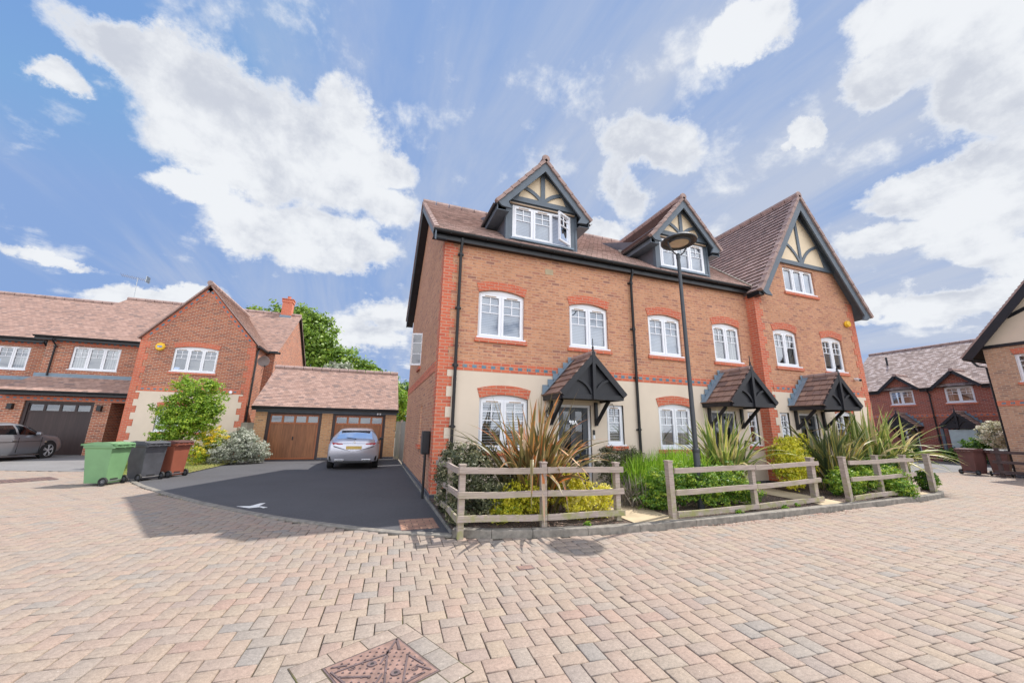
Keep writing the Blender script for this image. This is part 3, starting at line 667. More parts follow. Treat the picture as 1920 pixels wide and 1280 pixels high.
# ---------------------------------------------------------------- terrace of three houses
Y0 = 8.34; YR = 12.3; ZR = 9.3; EV = 6.05; EY = 8.06; ZEAV = 5.9
def zmain(y): return EV+(y-EY)*(ZR-EV)/(YR-EY)
CB = 'brick_orange'
def facade(P, x0, x1, Y, holes, zt=ZEAV, name='wall', extra=None):
    m = MB(); m.wall((0, Y, 0), (1, 0, 0), (0, 1, 0), [(x0, 0), (x1, 0), (x1, zt), (x0, zt)], holes, CB)
    return m
def render_panel(P, x0, x1, Y, holes, toothL=False, toothR=False, z0=.15, z1=2.77):
    def side(x, sgn, tooth):
        if not tooth: return [(x, z0), (x, z1)]
        pts = []; z = z0; i = 0
        while z < z1-.01:
            w = .33 if i % 2 == 0 else .215; zt = min(z+.225, z1); pts += [(x+sgn*w, z), (x+sgn*w, zt)]; z = zt; i += 1
        return pts
    Lp = side(x0, 1, toothL); Rp = side(x1, -1, toothR); m = MB()
    m.wall((0, Y-.018, 0), (1, 0, 0), (0, 1, 0), Rp+Lp[::-1], holes, 'render_cream', .12)
    pl = Rp+Lp[::-1]
    for i in range(len(pl)): a, b = pl[i], pl[(i+1) % len(pl)]; m.face([(a[0], Y-.018, a[1]), (b[0], Y-.018, b[1]), (b[0], Y, b[1]), (a[0], Y, a[1])], 'render_cream')
    return m.build('render_panel', P)
GR = 'row of brick terraced houses with timbered gables'
# --- house one: left end
T1 = thing('terraced_house', 'left end brick terraced house with the open dormer casement and black door numbered 98A', 'house', (1.22, Y0, 0), group=GR)
G1 = (2.2, 3.39, 1.03, 2.17, .09); S1 = (5.56, 6.07, 1.14, 2.13, 0); D1 = (4.16, 5.10, .14, 2.10)
U1 = (2.10, 3.28, 3.60, 4.72, .10); U2 = (4.55, 5.72, 3.58, 4.69, .10)
DORM = hole
m = facade(T1, 1.22, 6.5, Y0, [hole(*U1), hole(*U2), hole(*G1), hole(*S1), hole(*D1)])
m.face([(1.22, Y0, .0), (6.5, Y0, 0), (6.5, Y0+.1, 0), (1.22, Y0+.1, 0)], CB)
# side wall facing the drive, with two openings
sp = [(Y0, 0), (16.26, 0), (16.26, ZEAV), (YR, ZR-.22), (Y0, ZEAV)]
m.wall((1.22, 0, 0), (0, 1, 0), (1, 0, 0), sp, [[(12.1, 3.4), (12.75, 3.4), (12.75, 4.5), (12.1, 4.5)], [(10.75, 1.05), (11.15, 1.05), (11.15, 2.1), (10.75, 2.1)]], CB, .09)
m.build('wall', T1); m = MB(); m.box(1.225, 6.5, 16.2, 16.26, 0, ZEAV, CB); m.build('rear_wall', T1)
render_panel(T1, 1.22, 6.5, Y0, [hole(*G1), hole(*S1), hole(D1[0], D1[1], .16, D1[3])], toothL=True)
m = MB(); quoin(m, 1, 1.208, Y0, .15, ZEAV); quoin(m, 1, 1.22, Y0+.0, .15, ZEAV, axis='y', wide=.215, nar=.33); m.build('quoin', T1)
m = MB(); band(m, 1.43, 6.5, Y0); m.box(1.204, 1.25, Y0+.33, 16.26, 2.77, 2.845, 'brick_quoin'); m.box(1.209, 1.25, Y0+.33, 16.26, 2.845, 2.92, 'brick_quoin'); m.box(1.204, 1.25, Y0+.33, 16.26, 2.92, 2.995, 'brick_quoin'); m.build('brick_band', T1)
m = MB(); m.box(1.19, 6.5, Y0-.04, Y0+.02, 0, .148, 'brick_plinth'); m.box(1.195, 1.24, Y0+.02, 16.3, 0, .16, 'brick_plinth'); m.build('plinth', T1)
window(T1, *U1[:4], Y0, rise=.1); window(T1, *U2[:4], Y0, rise=.1)
window(T1, *G1[:4], Y0-.018, rise=.09, inner='blind_open', glass='glass_dark' if False else 'glass'); window(T1, *S1[:4], Y0-.018, n=1, arch=False, inner='blind_open')
front_door(T1, *D1[:4], Y0-.018, '98A'); porch(T1, 4.6, Y0-.018)
# side windows: a steel-grey casement standing open and a narrow one
m = MB(); m.box(1.26, 1.32, 12.1, 12.75, 3.4, 3.46, 'white_upvc'); m.box(1.26, 1.32, 12.1, 12.75, 4.44, 4.5, 'white_upvc'); m.box(1.26, 1.32, 12.1, 12.15, 3.46, 4.44, 'white_upvc'); m.box(1.26, 1.32, 12.7, 12.75, 3.46, 4.44, 'white_upvc')
for q in (12.12,):
    m.bar((1.24, q, 3.45), (.92, q+.12, 3.45), .04, .05, 'white_upvc'); m.bar((1.24, q, 4.45), (.92, q+.12, 4.45), .04, .05, 'white_upvc')
    m.box(.90, .95, q+.1, q+.15, 3.42, 4.48, 'white_upvc'); m.box(1.2, 1.25, q-.02, q+.03, 3.42, 4.48, 'white_upvc')
    m.bar((1.24, q, 3.8), (.92, q+.12, 3.8), .02, .02, 'white_upvc'); m.bar((1.24, q, 4.15), (.92, q+.12, 4.15), .02, .02, 'white_upvc')
w_ = m.build('window', T1)
m = MB(); m.face([(1.23, 12.12, 3.45), (.93, 12.23, 3.45), (.93, 12.23, 4.45), (1.23, 12.12, 4.45)], 'glass_dark'); m.build('pane', w_)
m = MB(); m.box(1.16, 1.3, 12.03, 12.82, 3.29, 3.39, 'brick_quoin'); m.build('window_sill', w_)
m = MB(); m.box(1.27, 1.32, 10.75, 10.8, 1.05, 2.1, 'white_upvc'); m.box(1.27, 1.32, 11.1, 11.15, 1.05, 2.1, 'white_upvc'); m.box(1.27, 1.32, 10.8, 11.1, 1.05, 1.1, 'white_upvc'); m.box(1.27, 1.32, 10.8, 11.1, 2.05, 2.1, 'white_upvc')
w_ = m.build('window', T1); m = MB(); m.face([(1.3, 10.8, 1.1), (1.3, 11.1, 1.1), (1.3, 11.1, 2.05), (1.3, 10.8, 2.05)], 'glass'); m.build('pane', w_)
m = MB(); m.box(1.15, 1.3, 10.68, 11.22, .94, 1.04, 'brick_quoin'); m.build('window_sill', w_)
# roof
XL = .93
def main_roof(P, x0, x1, overL=False):
    m = MB(); tile_roof(m, (x0, EY, EV), (x1, EY, EV), (x1, YR, ZR), (x0, YR, ZR), 'roof_tiles', .1)
    tile_roof(m, (x1, 2*YR-EY, EV), (x0, 2*YR-EY, EV), (x0, YR, ZR), (x1, YR, ZR), 'roof_tiles', .1)
    if overL:
        for s in (1, -1): verge(m, (x0+.03, YR-s*(YR-EY), EV-.01), (x0+.03, YR, ZR-.01), (0, -s*(ZR-EV), YR-EY), .09, .12)
    ridge(m, (x0, YR, ZR+.03), (x1, YR, ZR+.03), .11); return m.build('roof', P)
main_roof(T1, XL, 6.5, True)
m = MB()   # verge boards and dark soffit on the gable end
for s in (1, -1):
    ye = YR-s*(YR-EY)
    m.prism([(XL+.005, ye, EV-.075), (XL+.005, YR, ZR-.075), (XL+.005, YR, ZR-.33), (XL+.005, ye, EV-.30)], (.03, 0, 0), 'timber_slate')
    m.face([(XL+.03, ye, EV-.28), (XL+.03, YR, ZR-.30), (1.215, YR, ZR-.30), (1.215, ye, EV-.28)], 'timber_black')
m.build('verge_board', T1)
gutter(T1, .90, 6.497, 8.12, 6.035, wallY=Y0)
downpipe(T1, 1.6, Y0, .3, 5.95)
dormer(T1, 3.76, 8.29, openlast=True)
m = MB(); m.box(3.86, 4.09, Y0-.008, Y0+.02, 5.45, 5.60, 'slab_buff'); m.build('air_vent', T1)
# carriage lantern by the door
m = MB(); c = (3.86, Y0-.14, 1.72); B_ = 'black_plastic'
m.lathe([(0, 0), (.05, .0), (.055, .02), (.05, .03)], c, B_, 8); m.lathe([(.075, .17), (.05, .22), (.012, .25), (.015, .28), (0, .3)], c, B_, 8); m.lathe([(.0, .17), (.075, .17)], c, B_, 8)
for k in range(6): a = k*math.pi/3; m.bar((c[0]+.045*math.cos(a), c[1]+.045*math.sin(a), c[2]+.02), (c[0]+.065*math.cos(a), c[1]+.065*math.sin(a), c[2]+.175), .008, .008, B_)
m.tube([(3.86, Y0-.02, 1.66), (3.86, Y0-.10, 1.64), (3.86, Y0-.14, 1.72)], .012, B_, 6); m.lathe([(0, -.01), (.05, -.01), (.05, .02), (0, .02)], (3.86, Y0-.03, 1.66), B_, 10, 'y')
wl = m.build('wall_lantern', T1); m = MB(); m.lathe([(.042, .03), (.06, .17)], c, 'glass', 8); m.build('pane', wl)
m = MB(); m.box(5.13, 5.18, Y0-.05, Y0-.018, 1.38, 1.5, 'black_plastic'); m.box(5.13, 5.18, Y0-.045, Y0-.018, 1.28, 1.375, 'white_upvc'); m.build('doorbell', T1)
m = MB(); m.tube([(5.35, Y0-.1, 2.16), (5.5, Y0-.06, 2.19), (5.72, Y0-.05, 2.16), (5.78, Y0-.04, 2.02), (5.78, Y0-.04, 1.85)], .008, 'black_plastic', 5); m.build('cable', T1)
# --- house two: middle
T2 = thing('terraced_house', 'middle brick terraced house whose dormer stands behind the street lamp', 'house', (6.5, Y0, 0), group=GR)
G2 = (7.19, 8.33, 1.05, 2.14, .09); S2 = (10.47, 10.88, 1.14, 2.10, 0); D2 = (9.06, 10.0, .14, 2.10)
U3 = (7.06, 8.22, 3.58, 4.69, .10); U4 = (9.46, 10.56, 3.58, 4.69, .10)
m = facade(T2, 6.5, 11.0, Y0, [hole(*U3), hole(*U4), hole(*G2), hole(*S2), hole(*D2)]); m.build('wall', T2); m = MB(); m.box(6.5, 11.0, 16.2, 16.26, 0, ZEAV, CB); m.build('rear_wall', T2)
render_panel(T2, 6.5, 11.0, Y0, [hole(*G2), hole(*S2), hole(D2[0], D2[1], .16, D2[3])])
m = MB(); band(m, 6.5, 11.0, Y0); m.build('brick_band', T2)
m = MB(); m.box(6.5, 11.0, Y0-.04, Y0+.02, 0, .148, 'brick_plinth'); m.build('plinth', T2)
window(T2, *U3[:4], Y0, rise=.1, inner='blind_white'); window(T2, *U4[:4], Y0, rise=.1, inner='curtain')
window(T2, *G2[:4], Y0-.018, rise=.09, inner='curtain'); window(T2, *S2[:4], Y0-.018, n=1, arch=False, inner='curtain')
front_door(T2, *D2[:4], Y0-.018); porch(T2, 9.56, Y0-.018)
main_roof(T2, 6.503, 11.0); gutter(T2, 6.503, 10.97, 8.12, 6.035, wallY=Y0); downpipe(T2, 6.5, Y0, .3, 5.95); dormer(T2, 8.5, 8.29)
# --- house three: tall gable
YG = 8.04; GX0, GX1 = 11.0, 15.9
T3 = thing('terraced_house', 'right end brick terraced house with the tall full height timbered gable', 'house', (13.45, YG, 0), group=GR)
G3 = (13.95, 14.87, 1.05, 2.13, .09); S3 = (11.41, 11.82, 1.14, 2.1, 0); D3 = (12.24, 13.10, .14, 2.10)
U5 = (11.65, 12.72, 3.55, 4.66, .10); U6 = (13.93, 14.98, 3.53, 4.62, .10); U7 = (12.55, 14.09, 6.14, 7.03, 0)
XA, ZA = 13.5, 9.74; EL = (10.94, 5.84); ER = (16.32, 5.55); slL = (ZA-EL[1])/(XA-EL[0]); slR = (ZA-ER[1])/(ER[0]-XA)
zL = ZA-(XA-GX0)*slL; zRr = ZA-(GX1-XA)*slR; ZC = 7.2
zcL = XA-(ZA-.1-ZC)/slL; zcR = XA+(ZA-.1-ZC)/slR
m = MB(); m.wall((0, YG, 0), (1, 0, 0), (0, 1, 0), [(GX0, 0), (GX1, 0), (GX1, zRr-.12), (zcR, ZC), (zcL, ZC), (GX0, zL-.12)], [hole(*q) for q in (U5, U6, U7, G3, S3, D3)], CB)
m.box(GX1-.05, GX1, YG+.001, 16.2, 0, zRr-.12, CB); m.build('wall', T3); m = MB(); m.box(GX0, GX1, 16.2, 16.26, 0, 5, CB); m.build('rear_wall', T3)
m = MB(); m.box(GX0+.0, GX0+.06, YG+.002, Y0+.05, 0.15, zL-.1, 'brick_quoin'); m.build('return_wall', T3)
render_panel(T3, 11.0, 15.9, YG, [hole(*q) for q in (G3, S3, (D3[0], D3[1], .16, D3[3]))], toothL=True, toothR=True, z1=2.72)
m = MB(); quoin(m, 1, GX0-.01, YG, .15, zL-.12); m.build('quoin', T3); m = MB(); quoin(m, -1, GX1+.01, YG, .15, zRr-.12); m.build('quoin', T3)
m = MB(); band(m, 11.32, 15.58, YG, z0=2.72); m.build('brick_band', T3)
m = MB(); m.box(10.97, 15.93, YG-.04, YG+.02, 0, .148, 'brick_plinth'); m.build('plinth', T3)
window(T3, *U5[:4], YG, rise=.1, inner='curtain'); window(T3, *U6[:4], YG, rise=.1, inner=None); window(T3, *U7[:4], YG, n=3, arch=False, inner='blind_white', bars=0)
window(T3, *G3[:4], YG-.018, rise=.09, inner=None, openlast=True); window(T3, *S3[:4], YG-.018, n=1, arch=False, inner='curtain')
front_door(T3, *D3[:4], YG-.018); porch(T3, 12.67, YG-.018)
YB = 7.72; m = MB()
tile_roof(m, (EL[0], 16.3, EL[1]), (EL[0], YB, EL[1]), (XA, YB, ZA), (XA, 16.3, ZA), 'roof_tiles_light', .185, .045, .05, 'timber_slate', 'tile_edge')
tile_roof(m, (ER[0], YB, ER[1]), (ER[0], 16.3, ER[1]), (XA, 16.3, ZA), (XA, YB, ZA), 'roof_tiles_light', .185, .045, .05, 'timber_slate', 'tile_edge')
for E_, sx in ((EL, -1), (ER, 1)):
    nv = Vector((sx*(ZA-E_[1]), 0, abs(E_[0]-XA))).normalized(); verge(m, Vector((E_[0]+sx*.01, YB+.02, E_[1]-.01)), Vector((XA, YB+.02, ZA)), nv, .11, .15, .33)
tile_roof(m, (11.003, EY, EV), (13.4, EY, EV), (13.4, YR, ZR), (11.003, YR, ZR), 'roof_tiles', .1) if False else None
ridge(m, (XA, YB-.02, ZA+.03), (XA, 16.3, ZA+.03), .12); m.lathe([(0, -.01), (.13, -.01), (.14, .02), (.12, .03)], (XA, YB-.03, ZA+.03), 'ridge_tile', 10, 'y')
m.build('roof', T3)
m = MB(); A = (11.003, EY+.12, EV+.12*(ZR-EV)/(YR-EY)); tile_roof(m, A, (11.3, A[1], A[2]), (13.25, YR, ZR), (11.003, YR, ZR), 'roof_tiles', .1); m.build('valley_roof', T3)
m = MB(); k_ = (ZR-EV)/(YR-EY)
for i in range(12):    # lead valley line where the two roofs meet
    za0 = 6.06+i*.27; za1 = za0+.25; m.bar((EL[0]+(za0-EL[1])/slL-.03, EY+(za0-EV)/k_, za0+.04), (EL[0]+(za1-EL[1])/slL-.03, EY+(za1-EV)/k_, za1+.04), .05, .02, 'concrete')
m.build('valley_flashing', T3)
gable_timber(T3, XA, XA-EL[0], EL[1]+.03, ZA-.02, YB, YG-.03, ZC, bw=.3, halfR=ER[0]-XA, zeR=ER[1]+.03)
m = MB(); m.lathe([(0, -.0), (.09, .0), (.12, .05), (.1, .12), (0, .14)], (15.38, YG-.0, 5.27), 'yellow_box', 12, 'y'); 
for i in range(len(m.v)): v = m.v[i]; m.v[i] = (v[0], 2*YG-v[1], v[2])
m.build('alarm_box', T3, smooth=True)
m = MB(); m.tube([(15.28, YG, 3.34), (15.28, YG-.12, 3.34)], .02, 'white_upvc', 6); m.tube([(15.3, YG-.05, 3.3), (15.22, YG-.2, 3.27)], .05, 'white_upvc', 8); m.tube([(15.2205, YG-.2, 3.27), (15.21, YG-.22, 3.265)], .04, 'black_plastic', 8); m.build('security_camera', T3, smooth=True)
g = MB(); g.box(EL[0]-.01, EL[0]+.2, YB+.06, EY+.14, 5.7, 5.82, 'black_plastic'); g.build('gutter', T3)
# ---------------------------------------------------------------- detached house on the left
def simple_gutter(P, *a, **k): return gutter(P, *a, **k)
CB = 'brick_multi_red'
A1 = thing('detached_house', 'red brick house with steep front gable, yellow alarm box and brown garage door', 'house', (-8.3, 22, 0))
m = MB(); W1 = (-9.32, -7.55, 3.90, 5.03, .10); W2 = (-9.45, -7.65, 1.12, 2.2, .09)
GXL, GXR, GA = -10.64, -6.02, (-8.40, 8.25)
m.wall((0, 22, 0), (1, 0, 0), (0, 1, 0), [(GXL, 0), (GXR, 0), (GXR, 5.45), GA, (GXL, 5.40)], [hole(*W1), hole(*W2)], CB)
m.box(GXR-.05, GXR, 22.002, 24.6, 0, 5.5, CB); m.box(GXL, GXL+.05, 22.002, 24.9, 0, 5.4, CB)
W3 = (-14.22, -12.38, 3.96, 5.10, 0)
m.wall((0, 24.2, 0), (1, 0, 0), (0, 1, 0), [(-15.2, 2.5), (GXL, 2.5), (GXL, 5.5), (-15.2, 5.5)], [hole(*W3)], CB)
m.wall((-5.6, 0, 0), (0, 1, 0), (-1, 0, 0), [(24.0, 0), (33.2, 0), (33.2, 5.6), (28.7, 8.7), (24.0, 5.6)], [], CB)
m.box(-6.02, -5.62, 24.0, 24.05, 0, 5.5, CB); m.box(-15.2, -15.15, 24.22, 33.2, 0, 5.45, CB)
m.box(-16.0, -14.93, 23.5, 23.75, 0, 2.62, CB); m.box(-12.5, -11.9, 23.5, 23.75, 0, 2.62, CB); m.box(-16.0, -10.66, 23.505, 23.75, 2.40, 2.62, CB)
m.box(-11.95, -11.9, 23.75, 25, 0, 2.6, CB); m.box(-11.9, -10.66, 24.9, 25, 0, 3, CB)
m.build('wall', A1)
def rpanel(P, x0, x1, Y, holes, z1):
    pts = []; z = .15; i = 0; r = []; l = []
    while z < z1-.01:
        w = .36 if i % 2 == 0 else .2; zt = min(z+.3, z1); r += [(x1-w, z), (x1-w, zt)]; l += [(x0+w+.05, z), (x0+w+.05, zt)]; z = zt; i += 1
    m = MB(); m.wall((0, Y-.02, 0), (1, 0, 0), (0, 1, 0), r+l[::-1], holes, 'render_cream', .12); return m.build('render_panel', P)
rpanel(A1, GXL, GXR, 22, [hole(*W2)], 2.92)
m = MB(); quoin(m, 1, GXL-.01, 22, .15, 5.3, step=.3, wide=.40, nar=.25); m.build('quoin', A1); m = MB(); quoin(m, -1, GXR+.01, 22, .15, 5.3, step=.3, wide=.36, nar=.2); m.build('quoin', A1)
m = MB(); band(m, GXL+.3, GXR-.3, 22, z0=2.92); m.build('brick_band', A1); m = MB()
for sx, xe, ze in ((-1, GXL, 5.40), (1, GXR, 5.45)):     # dentil course up the rake
    d = Vector((GA[0]-xe, 0, GA[1]-ze)); L_ = d.length; d.normalize(); n = Vector((d.z*sx*-1, 0, -abs(d.x))).normalized() if False else Vector((-sx*d.z*1.0, 0, sx*d.x)).normalized()
    if n.z > 0: n = -n
    p = Vector((xe, 21.985, ze)); m.prism([p, p+d*L_, p+d*L_+n*.2, p+n*.2], (0, .03, 0), 'brick_quoin')
    k = .3
    while k < L_-.2: q = p+d*k+n*.07+Vector((0, -.012, 0)); m.prism([q, q+d*.13, q+d*.13+n*.08, q+n*.08], (0, .02, 0), 'brick_blue'); k += .3
m.build('rake_band', A1); m = MB(); band(m, -15.1, GXL, 24.2, z0=5.18); m.build('brick_band', A1); m = MB(); band(m, -15.9, -10.7, 23.5, z0=2.42, h=.2)
m.build('brick_band', A1)
window(A1, *W1[:4], 22, rise=.10, n=3, inner=None); window(A1, *W2[:4], 21.98, rise=.09, n=2, inner='curtain', arch=True)
window(A1, *W3[:4], 24.2, n=3, arch=False, sill=None, inner='curtain')
# garage door of this house
def garage_door(P, x0, x1, z1, Y, body, frame, thick=.12, panes=4, fr='garage_dark', handle=True):
    f = MB(); f.box(x0, x0+thick, Y, Y+.1, 0, z1, fr); f.box(x1-thick, x1, Y, Y+.1, 0, z1, fr); f.box(x0+thick, x1-thick, Y, Y+.1, z1-.09, z1, fr); fo = f.build('garage_door_frame', P)
    d = MB(); a, b = x0+thick, x1-thick; zt = z1-.09; y = Y+.05; zp = zt-.42
    d.box(a, b, y+.012, y+.05, .02, zp, body); d.box(a, b, y, y+.05, zp+.001, zp+.08, frame); d.box(a, b, y, y+.05, zt-.07, zt, frame)
    d.box(a, a+.06, y, y+.05, .02, zp, frame); d.box(b-.06, b, y, y+.05, .02, zp, frame); d.box(a+.06, b-.06, y+.002, y+.05, .02, .09, frame)
    w = (b-a)/panes
    for i in range(panes+1): xx = a+i*w; d.box(max(a, xx-.045), min(b, xx+.045), y, y+.05, zp+.08, zt-.07, frame)
    do = d.build('garage_door', P)
    g = MB(); g.face([(a+.04, y+.03, zp+.07), (b-.04, y+.03, zp+.07), (b-.04, y+.03, zt-.06), (a+.04, y+.03, zt-.06)], 'glass_dark'); g.build('door_window', do)
    if handle: h = MB(); h.box((a+b)/2-.02, (a+b)/2+.02, y-.01, y+.01, .85, 1.0, 'black_plastic'); h.tube([((a+b)/2, y-.01, .92), ((a+b)/2, y-.04, .92)], .015, 'black_plastic', 6); h.build('door_handle', do)
garage_door(A1, -14.93, -12.5, 2.40, 23.56, 'garage_dark', 'garage_dark', handle=False)
m = MB()   # roofs
tile_roof(m, (-15.6, 23.85, 5.50), (-5.45, 23.85, 5.50), (-5.45, 28.7, 8.9), (-15.0, 28.7, 8.9), 'roof_tiles_pink', .12)
tile_roof(m, (-5.45, 33.5, 5.50), (-15.6, 33.5, 5.50), (-15.0, 28.7, 8.9), (-5.45, 28.7, 8.9), 'roof_tiles_pink', .12)
s_ = (8.35-5.36)/2.35
tile_roof(m, (-10.76, 29, 5.40), (-10.76, 21.85, 5.36), (-8.40, 21.85, 8.36), (-8.40, 29, 8.36), 'roof_tiles_pink', .12, .02, .05, 'ridge_tile')
tile_roof(m, (-5.85, 21.85, 5.42), (-5.85, 29, 5.42), (-8.40, 29, 8.36), (-8.40, 21.85, 8.36), 'roof_tiles_pink', .12, .02, .05, 'ridge_tile')
tile_roof(m, (-15.8, 23.1, 2.84), (-10.66, 23.1, 2.84), (-10.66, 24.2, 3.58), (-15.3, 24.2, 3.58), 'roof_tiles_pink', .12)
ridge(m, (-8.40, 21.8, 8.40), (-8.40, 28, 8.40), .13); ridge(m, (-15.0, 28.7, 8.93), (-5.45, 28.7, 8.93), .12)
m.build('roof', A1)
m = MB(); m.box(-15.35, -10.66, 24.17, 24.2, 3.55, 3.74, 'lead'); m.build('flashing', A1)
gutter(A1, -15.55, -10.7, 23.86, 5.48, wallY=24.2); gutter(A1, -15.75, -10.7, 23.08, 2.82, wallY=23.5)
m = MB(); m.tube([(-5.9, 21.95, 5.36), (-5.9, 23.9, 5.36)], .06, 'black_plastic', 8); m.tube([(-5.86, 23.8, 5.4), (-5.3, 23.8, 5.4)], .06, 'black_plastic', 8)
m.build('gutter', A1); m = MB(); m.tube([(-5.95, 22.3, 5.3), (-5.95, 22.12, 5.05), (-5.95, 22.12, .1)], .045, 'black_plastic', 8); m.build('downpipe', A1, smooth=True)
downpipe(A1, -14.85, 24.2, 3.62, 5.4, swan=.5)
m = MB(); m.box(-6.68, -6.08, 28.4, 29.0, 8.5, 9.95, 'brick_quoin'); m.box(-6.72, -6.04, 28.36, 29.04, 9.75, 9.90, 'brick_quoin'); m.box(-6.75, -6.01, 28.33, 29.07, 9.95, 10.0, 'brick_quoin')
m.box(-6.72, -6.04, 28.3, 28.4, 8.62, 8.80, 'lead'); ch = m.build('chimney', A1); m = MB(); m.lathe([(.13, 0), (.10, .22), (.12, .24), (.0, .24)], (-6.38, 28.7, 10.0), 'brick_quoin', 10); m.build('chimney_pot', ch)
m = MB(); c = Vector((-14.75, 28.7, 8.9)); m.tube([c, c+Vector((-.05, 0, 1.45))], .02, 'metal_grey', 6); t_ = c+Vector((-.05, 0, 1.4))
m.tube([t_+Vector((-.75, -.1, .08)), t_+Vector((.62, .08, -.06))], .012, 'metal_grey', 5)
for i in range(13): q = t_+Vector((-.75, -.1, .08)).lerp(Vector((.5, .07, -.05)), i/12); m.tube([q+Vector((0, -.16, .07)), q+Vector((0, .16, -.07))], .007, 'metal_grey', 4)
m.box(t_.x+.5, t_.x+.53, t_.y-.2, t_.y+.2, t_.z-.2, t_.z+.18, 'metal_grey'); m.build('aerial', A1)
m = MB(); m.lathe([(0, 0), (.19, 0), (.2, -.06), (.16, -.11), (0, -.12)], (-9.86, 22, 5.02), 'yellow_box', 8, 'y'); al = m.build('alarm_box', A1); m = MB(); m.box(-9.94, -9.77, 21.868, 21.878, 4.99, 5.05, 'blue_mark'); m.box(-9.93, -9.86, 21.862, 21.868, 4.97, 5.0, 'white_paint'); m.build('alarm_mark', al)
m = MB(); m.tube([(-6.72, 22, 3.0), (-6.72, 21.88, 3.02)], .07, 'white_upvc', 8); m.build('security_light', A1)
m = MB()   # satellite dish
for i in range(5): pass
m.lathe([(0, .05), (.12, .04), (.22, .015), (.28, -.03), (.275, -.04), (.2, .0), (0, .035)], (-5.72, 22.55, 4.72), 'dish_grey', 16, 'y'); m.tube([(-5.72, 22.5, 4.5), (-5.55, 22.2, 4.42)], .012, 'metal_grey', 5); m.box(-5.58, -5.52, 22.15, 22.22, 4.39, 4.46, 'black_plastic'); m.tube([(-6.0, 22.6, 4.7), (-5.72, 22.6, 4.7)], .018, 'metal_grey', 6)
m.build('satellite_dish', A1, smooth=True)
for x in (-15.3, -12.25): m = MB(); m.box(x-.08, x+.08, 23.35, 23.5, 2.0, 2.25, 'black_plastic'); m.build('wall_light', A1)
# --- farther house at the left edge
B1 = thing('brick_house', 'long roofed red brick house cut off by the left edge of the picture', 'house', (-20, 25.2, 0))
W4 = (-18.1, -16.35, 3.92, 5.06, 0); m = MB()
m.wall((0, 25.2, 0), (1, 0, 0), (0, 1, 0), [(-26, 0), (-15.2, 0), (-15.2, 5.5), (-26, 5.5)], [hole(*W4)], CB); m.box(-26, -25.95, 25.2, 34, 0, 8, CB); m.box(-26, -16.05, 24.5, 24.6, 0, 2.62, CB); m.build('wall', B1)
m = MB(); band(m, -25, -15.25, 25.2, z0=5.15); m.build('brick_band', B1)
window(B1, *W4[:4], 25.2, n=3, arch=False, sill=None, inner='curtain')
m = MB(); tile_roof(m, (-26.3, 24.9, 5.5), (-15.25, 24.9, 5.5), (-15.25, 29.6, 8.72), (-26.3, 29.6, 8.72), 'roof_tiles_pink', .12); tile_roof(m, (-15.25, 34.3, 5.5), (-26.3, 34.3, 5.5), (-26.3, 29.6, 8.72), (-15.25, 29.6, 8.72), 'roof_tiles_pink', .12)
tile_roof(m, (-26, 24.1, 2.70), (-15.85, 24.1, 2.70), (-15.4, 25.2, 3.45), (-26, 25.2, 3.45), 'roof_tiles_pink', .12); ridge(m, (-26.3, 29.6, 8.75), (-15.25, 29.6, 8.75), .12); m.build('roof', B1)
m = MB(); m.box(-26, -15.4, 25.17, 25.2, 3.42, 3.62, 'lead'); m.build('flashing', B1)
gutter(B1, -26, -15.3, 24.88, 5.46, wallY=25.2); gutter(B1, -26, -15.9, 24.06, 2.66, wallY=24.5); downpipe(B1, -15.75, 25.2, 3.5, 5.4, swan=.5)
m = MB(); m.box(-16.1, -15.9, 23.98, 24.5, 1.95, 2.05, 'black_plastic'); m.build('wall_light', B1)

# ---------------------------------------------------------------- double garage
GB = thing('garage_block', 'low double garage with a pitched tiled roof and two oak coloured doors', 'garage', (-1.95, 19.6, 0))
m = MB(); T = 'brick_tan'
for a, b in ((-4.95, -4.50), (-2.30, -1.84), (.50, 1.0)): q_ = MB(); q_.box(a, b, 19.6, 19.9, .1, 2.14, T); q_.build('pier', GB)
m.box(-4.95, 1.0, 24.6, 24.7, 0, 2.2, T); m.box(-4.95, -4.9, 19.9, 24.6, 0, 2.2, T); m.box(.95, 1.0, 19.9, 24.6, 0, 2.2, T)
for x in (-4.95, .95): m.prism([(x, 19.6, 2.2), (x, 24.7, 2.2), (x, 22.1, 4.2)], (.05, 0, 0), T)
m.build('wall', GB); m = MB()
for a, b in ((-4.96, -4.49), (-2.31, -1.83), (.49, 1.01)): m = MB(); m.box(a, b, 19.58, 19.9, 0, .1, 'brick_plinth'); m.build('plinth', GB)
m = MB(); m.box(-4.95, 1.0, 19.55, 19.62, 2.06, 2.2, 'timber_slate'); m.build('lintel', GB)
garage_door(GB, -4.50, -2.30, 2.06, 19.64, 'garage_oak', 'garage_frame_wood', panes=4); garage_door(GB, -1.84, .50, 2.06, 19.64, 'garage_oak', 'garage_frame_wood', panes=4)
m = MB(); tile_roof(m, (-5.08, 19.33, 2.30), (1.05, 19.33, 2.30), (1.02, 22.1, 4.38), (-5.0, 22.1, 4.38), 'roof_tiles_pink', .12); tile_roof(m, (1.05, 24.9, 2.30), (-5.08, 24.9, 2.30), (-5.0, 22.1, 4.38), (1.02, 22.1, 4.38), 'roof_tiles_pink', .12)
ridge(m, (-5.05, 22.1, 4.41), (1.05, 22.1, 4.41), .11); m.build('roof', GB)
gutter(GB, -5.08, 1.05, 19.32, 2.27, fascia=.2, wallY=19.6)
m = MB()
for x in (.12, .24): m.tube([(x, 19.5, 2.12), (x, 19.4, 2.07)], .035, 'white_upvc', 8)
m.box(.1, .28, 19.5, 19.55, 2.1, 2.15, 'white_upvc'); m.build('security_light', GB)

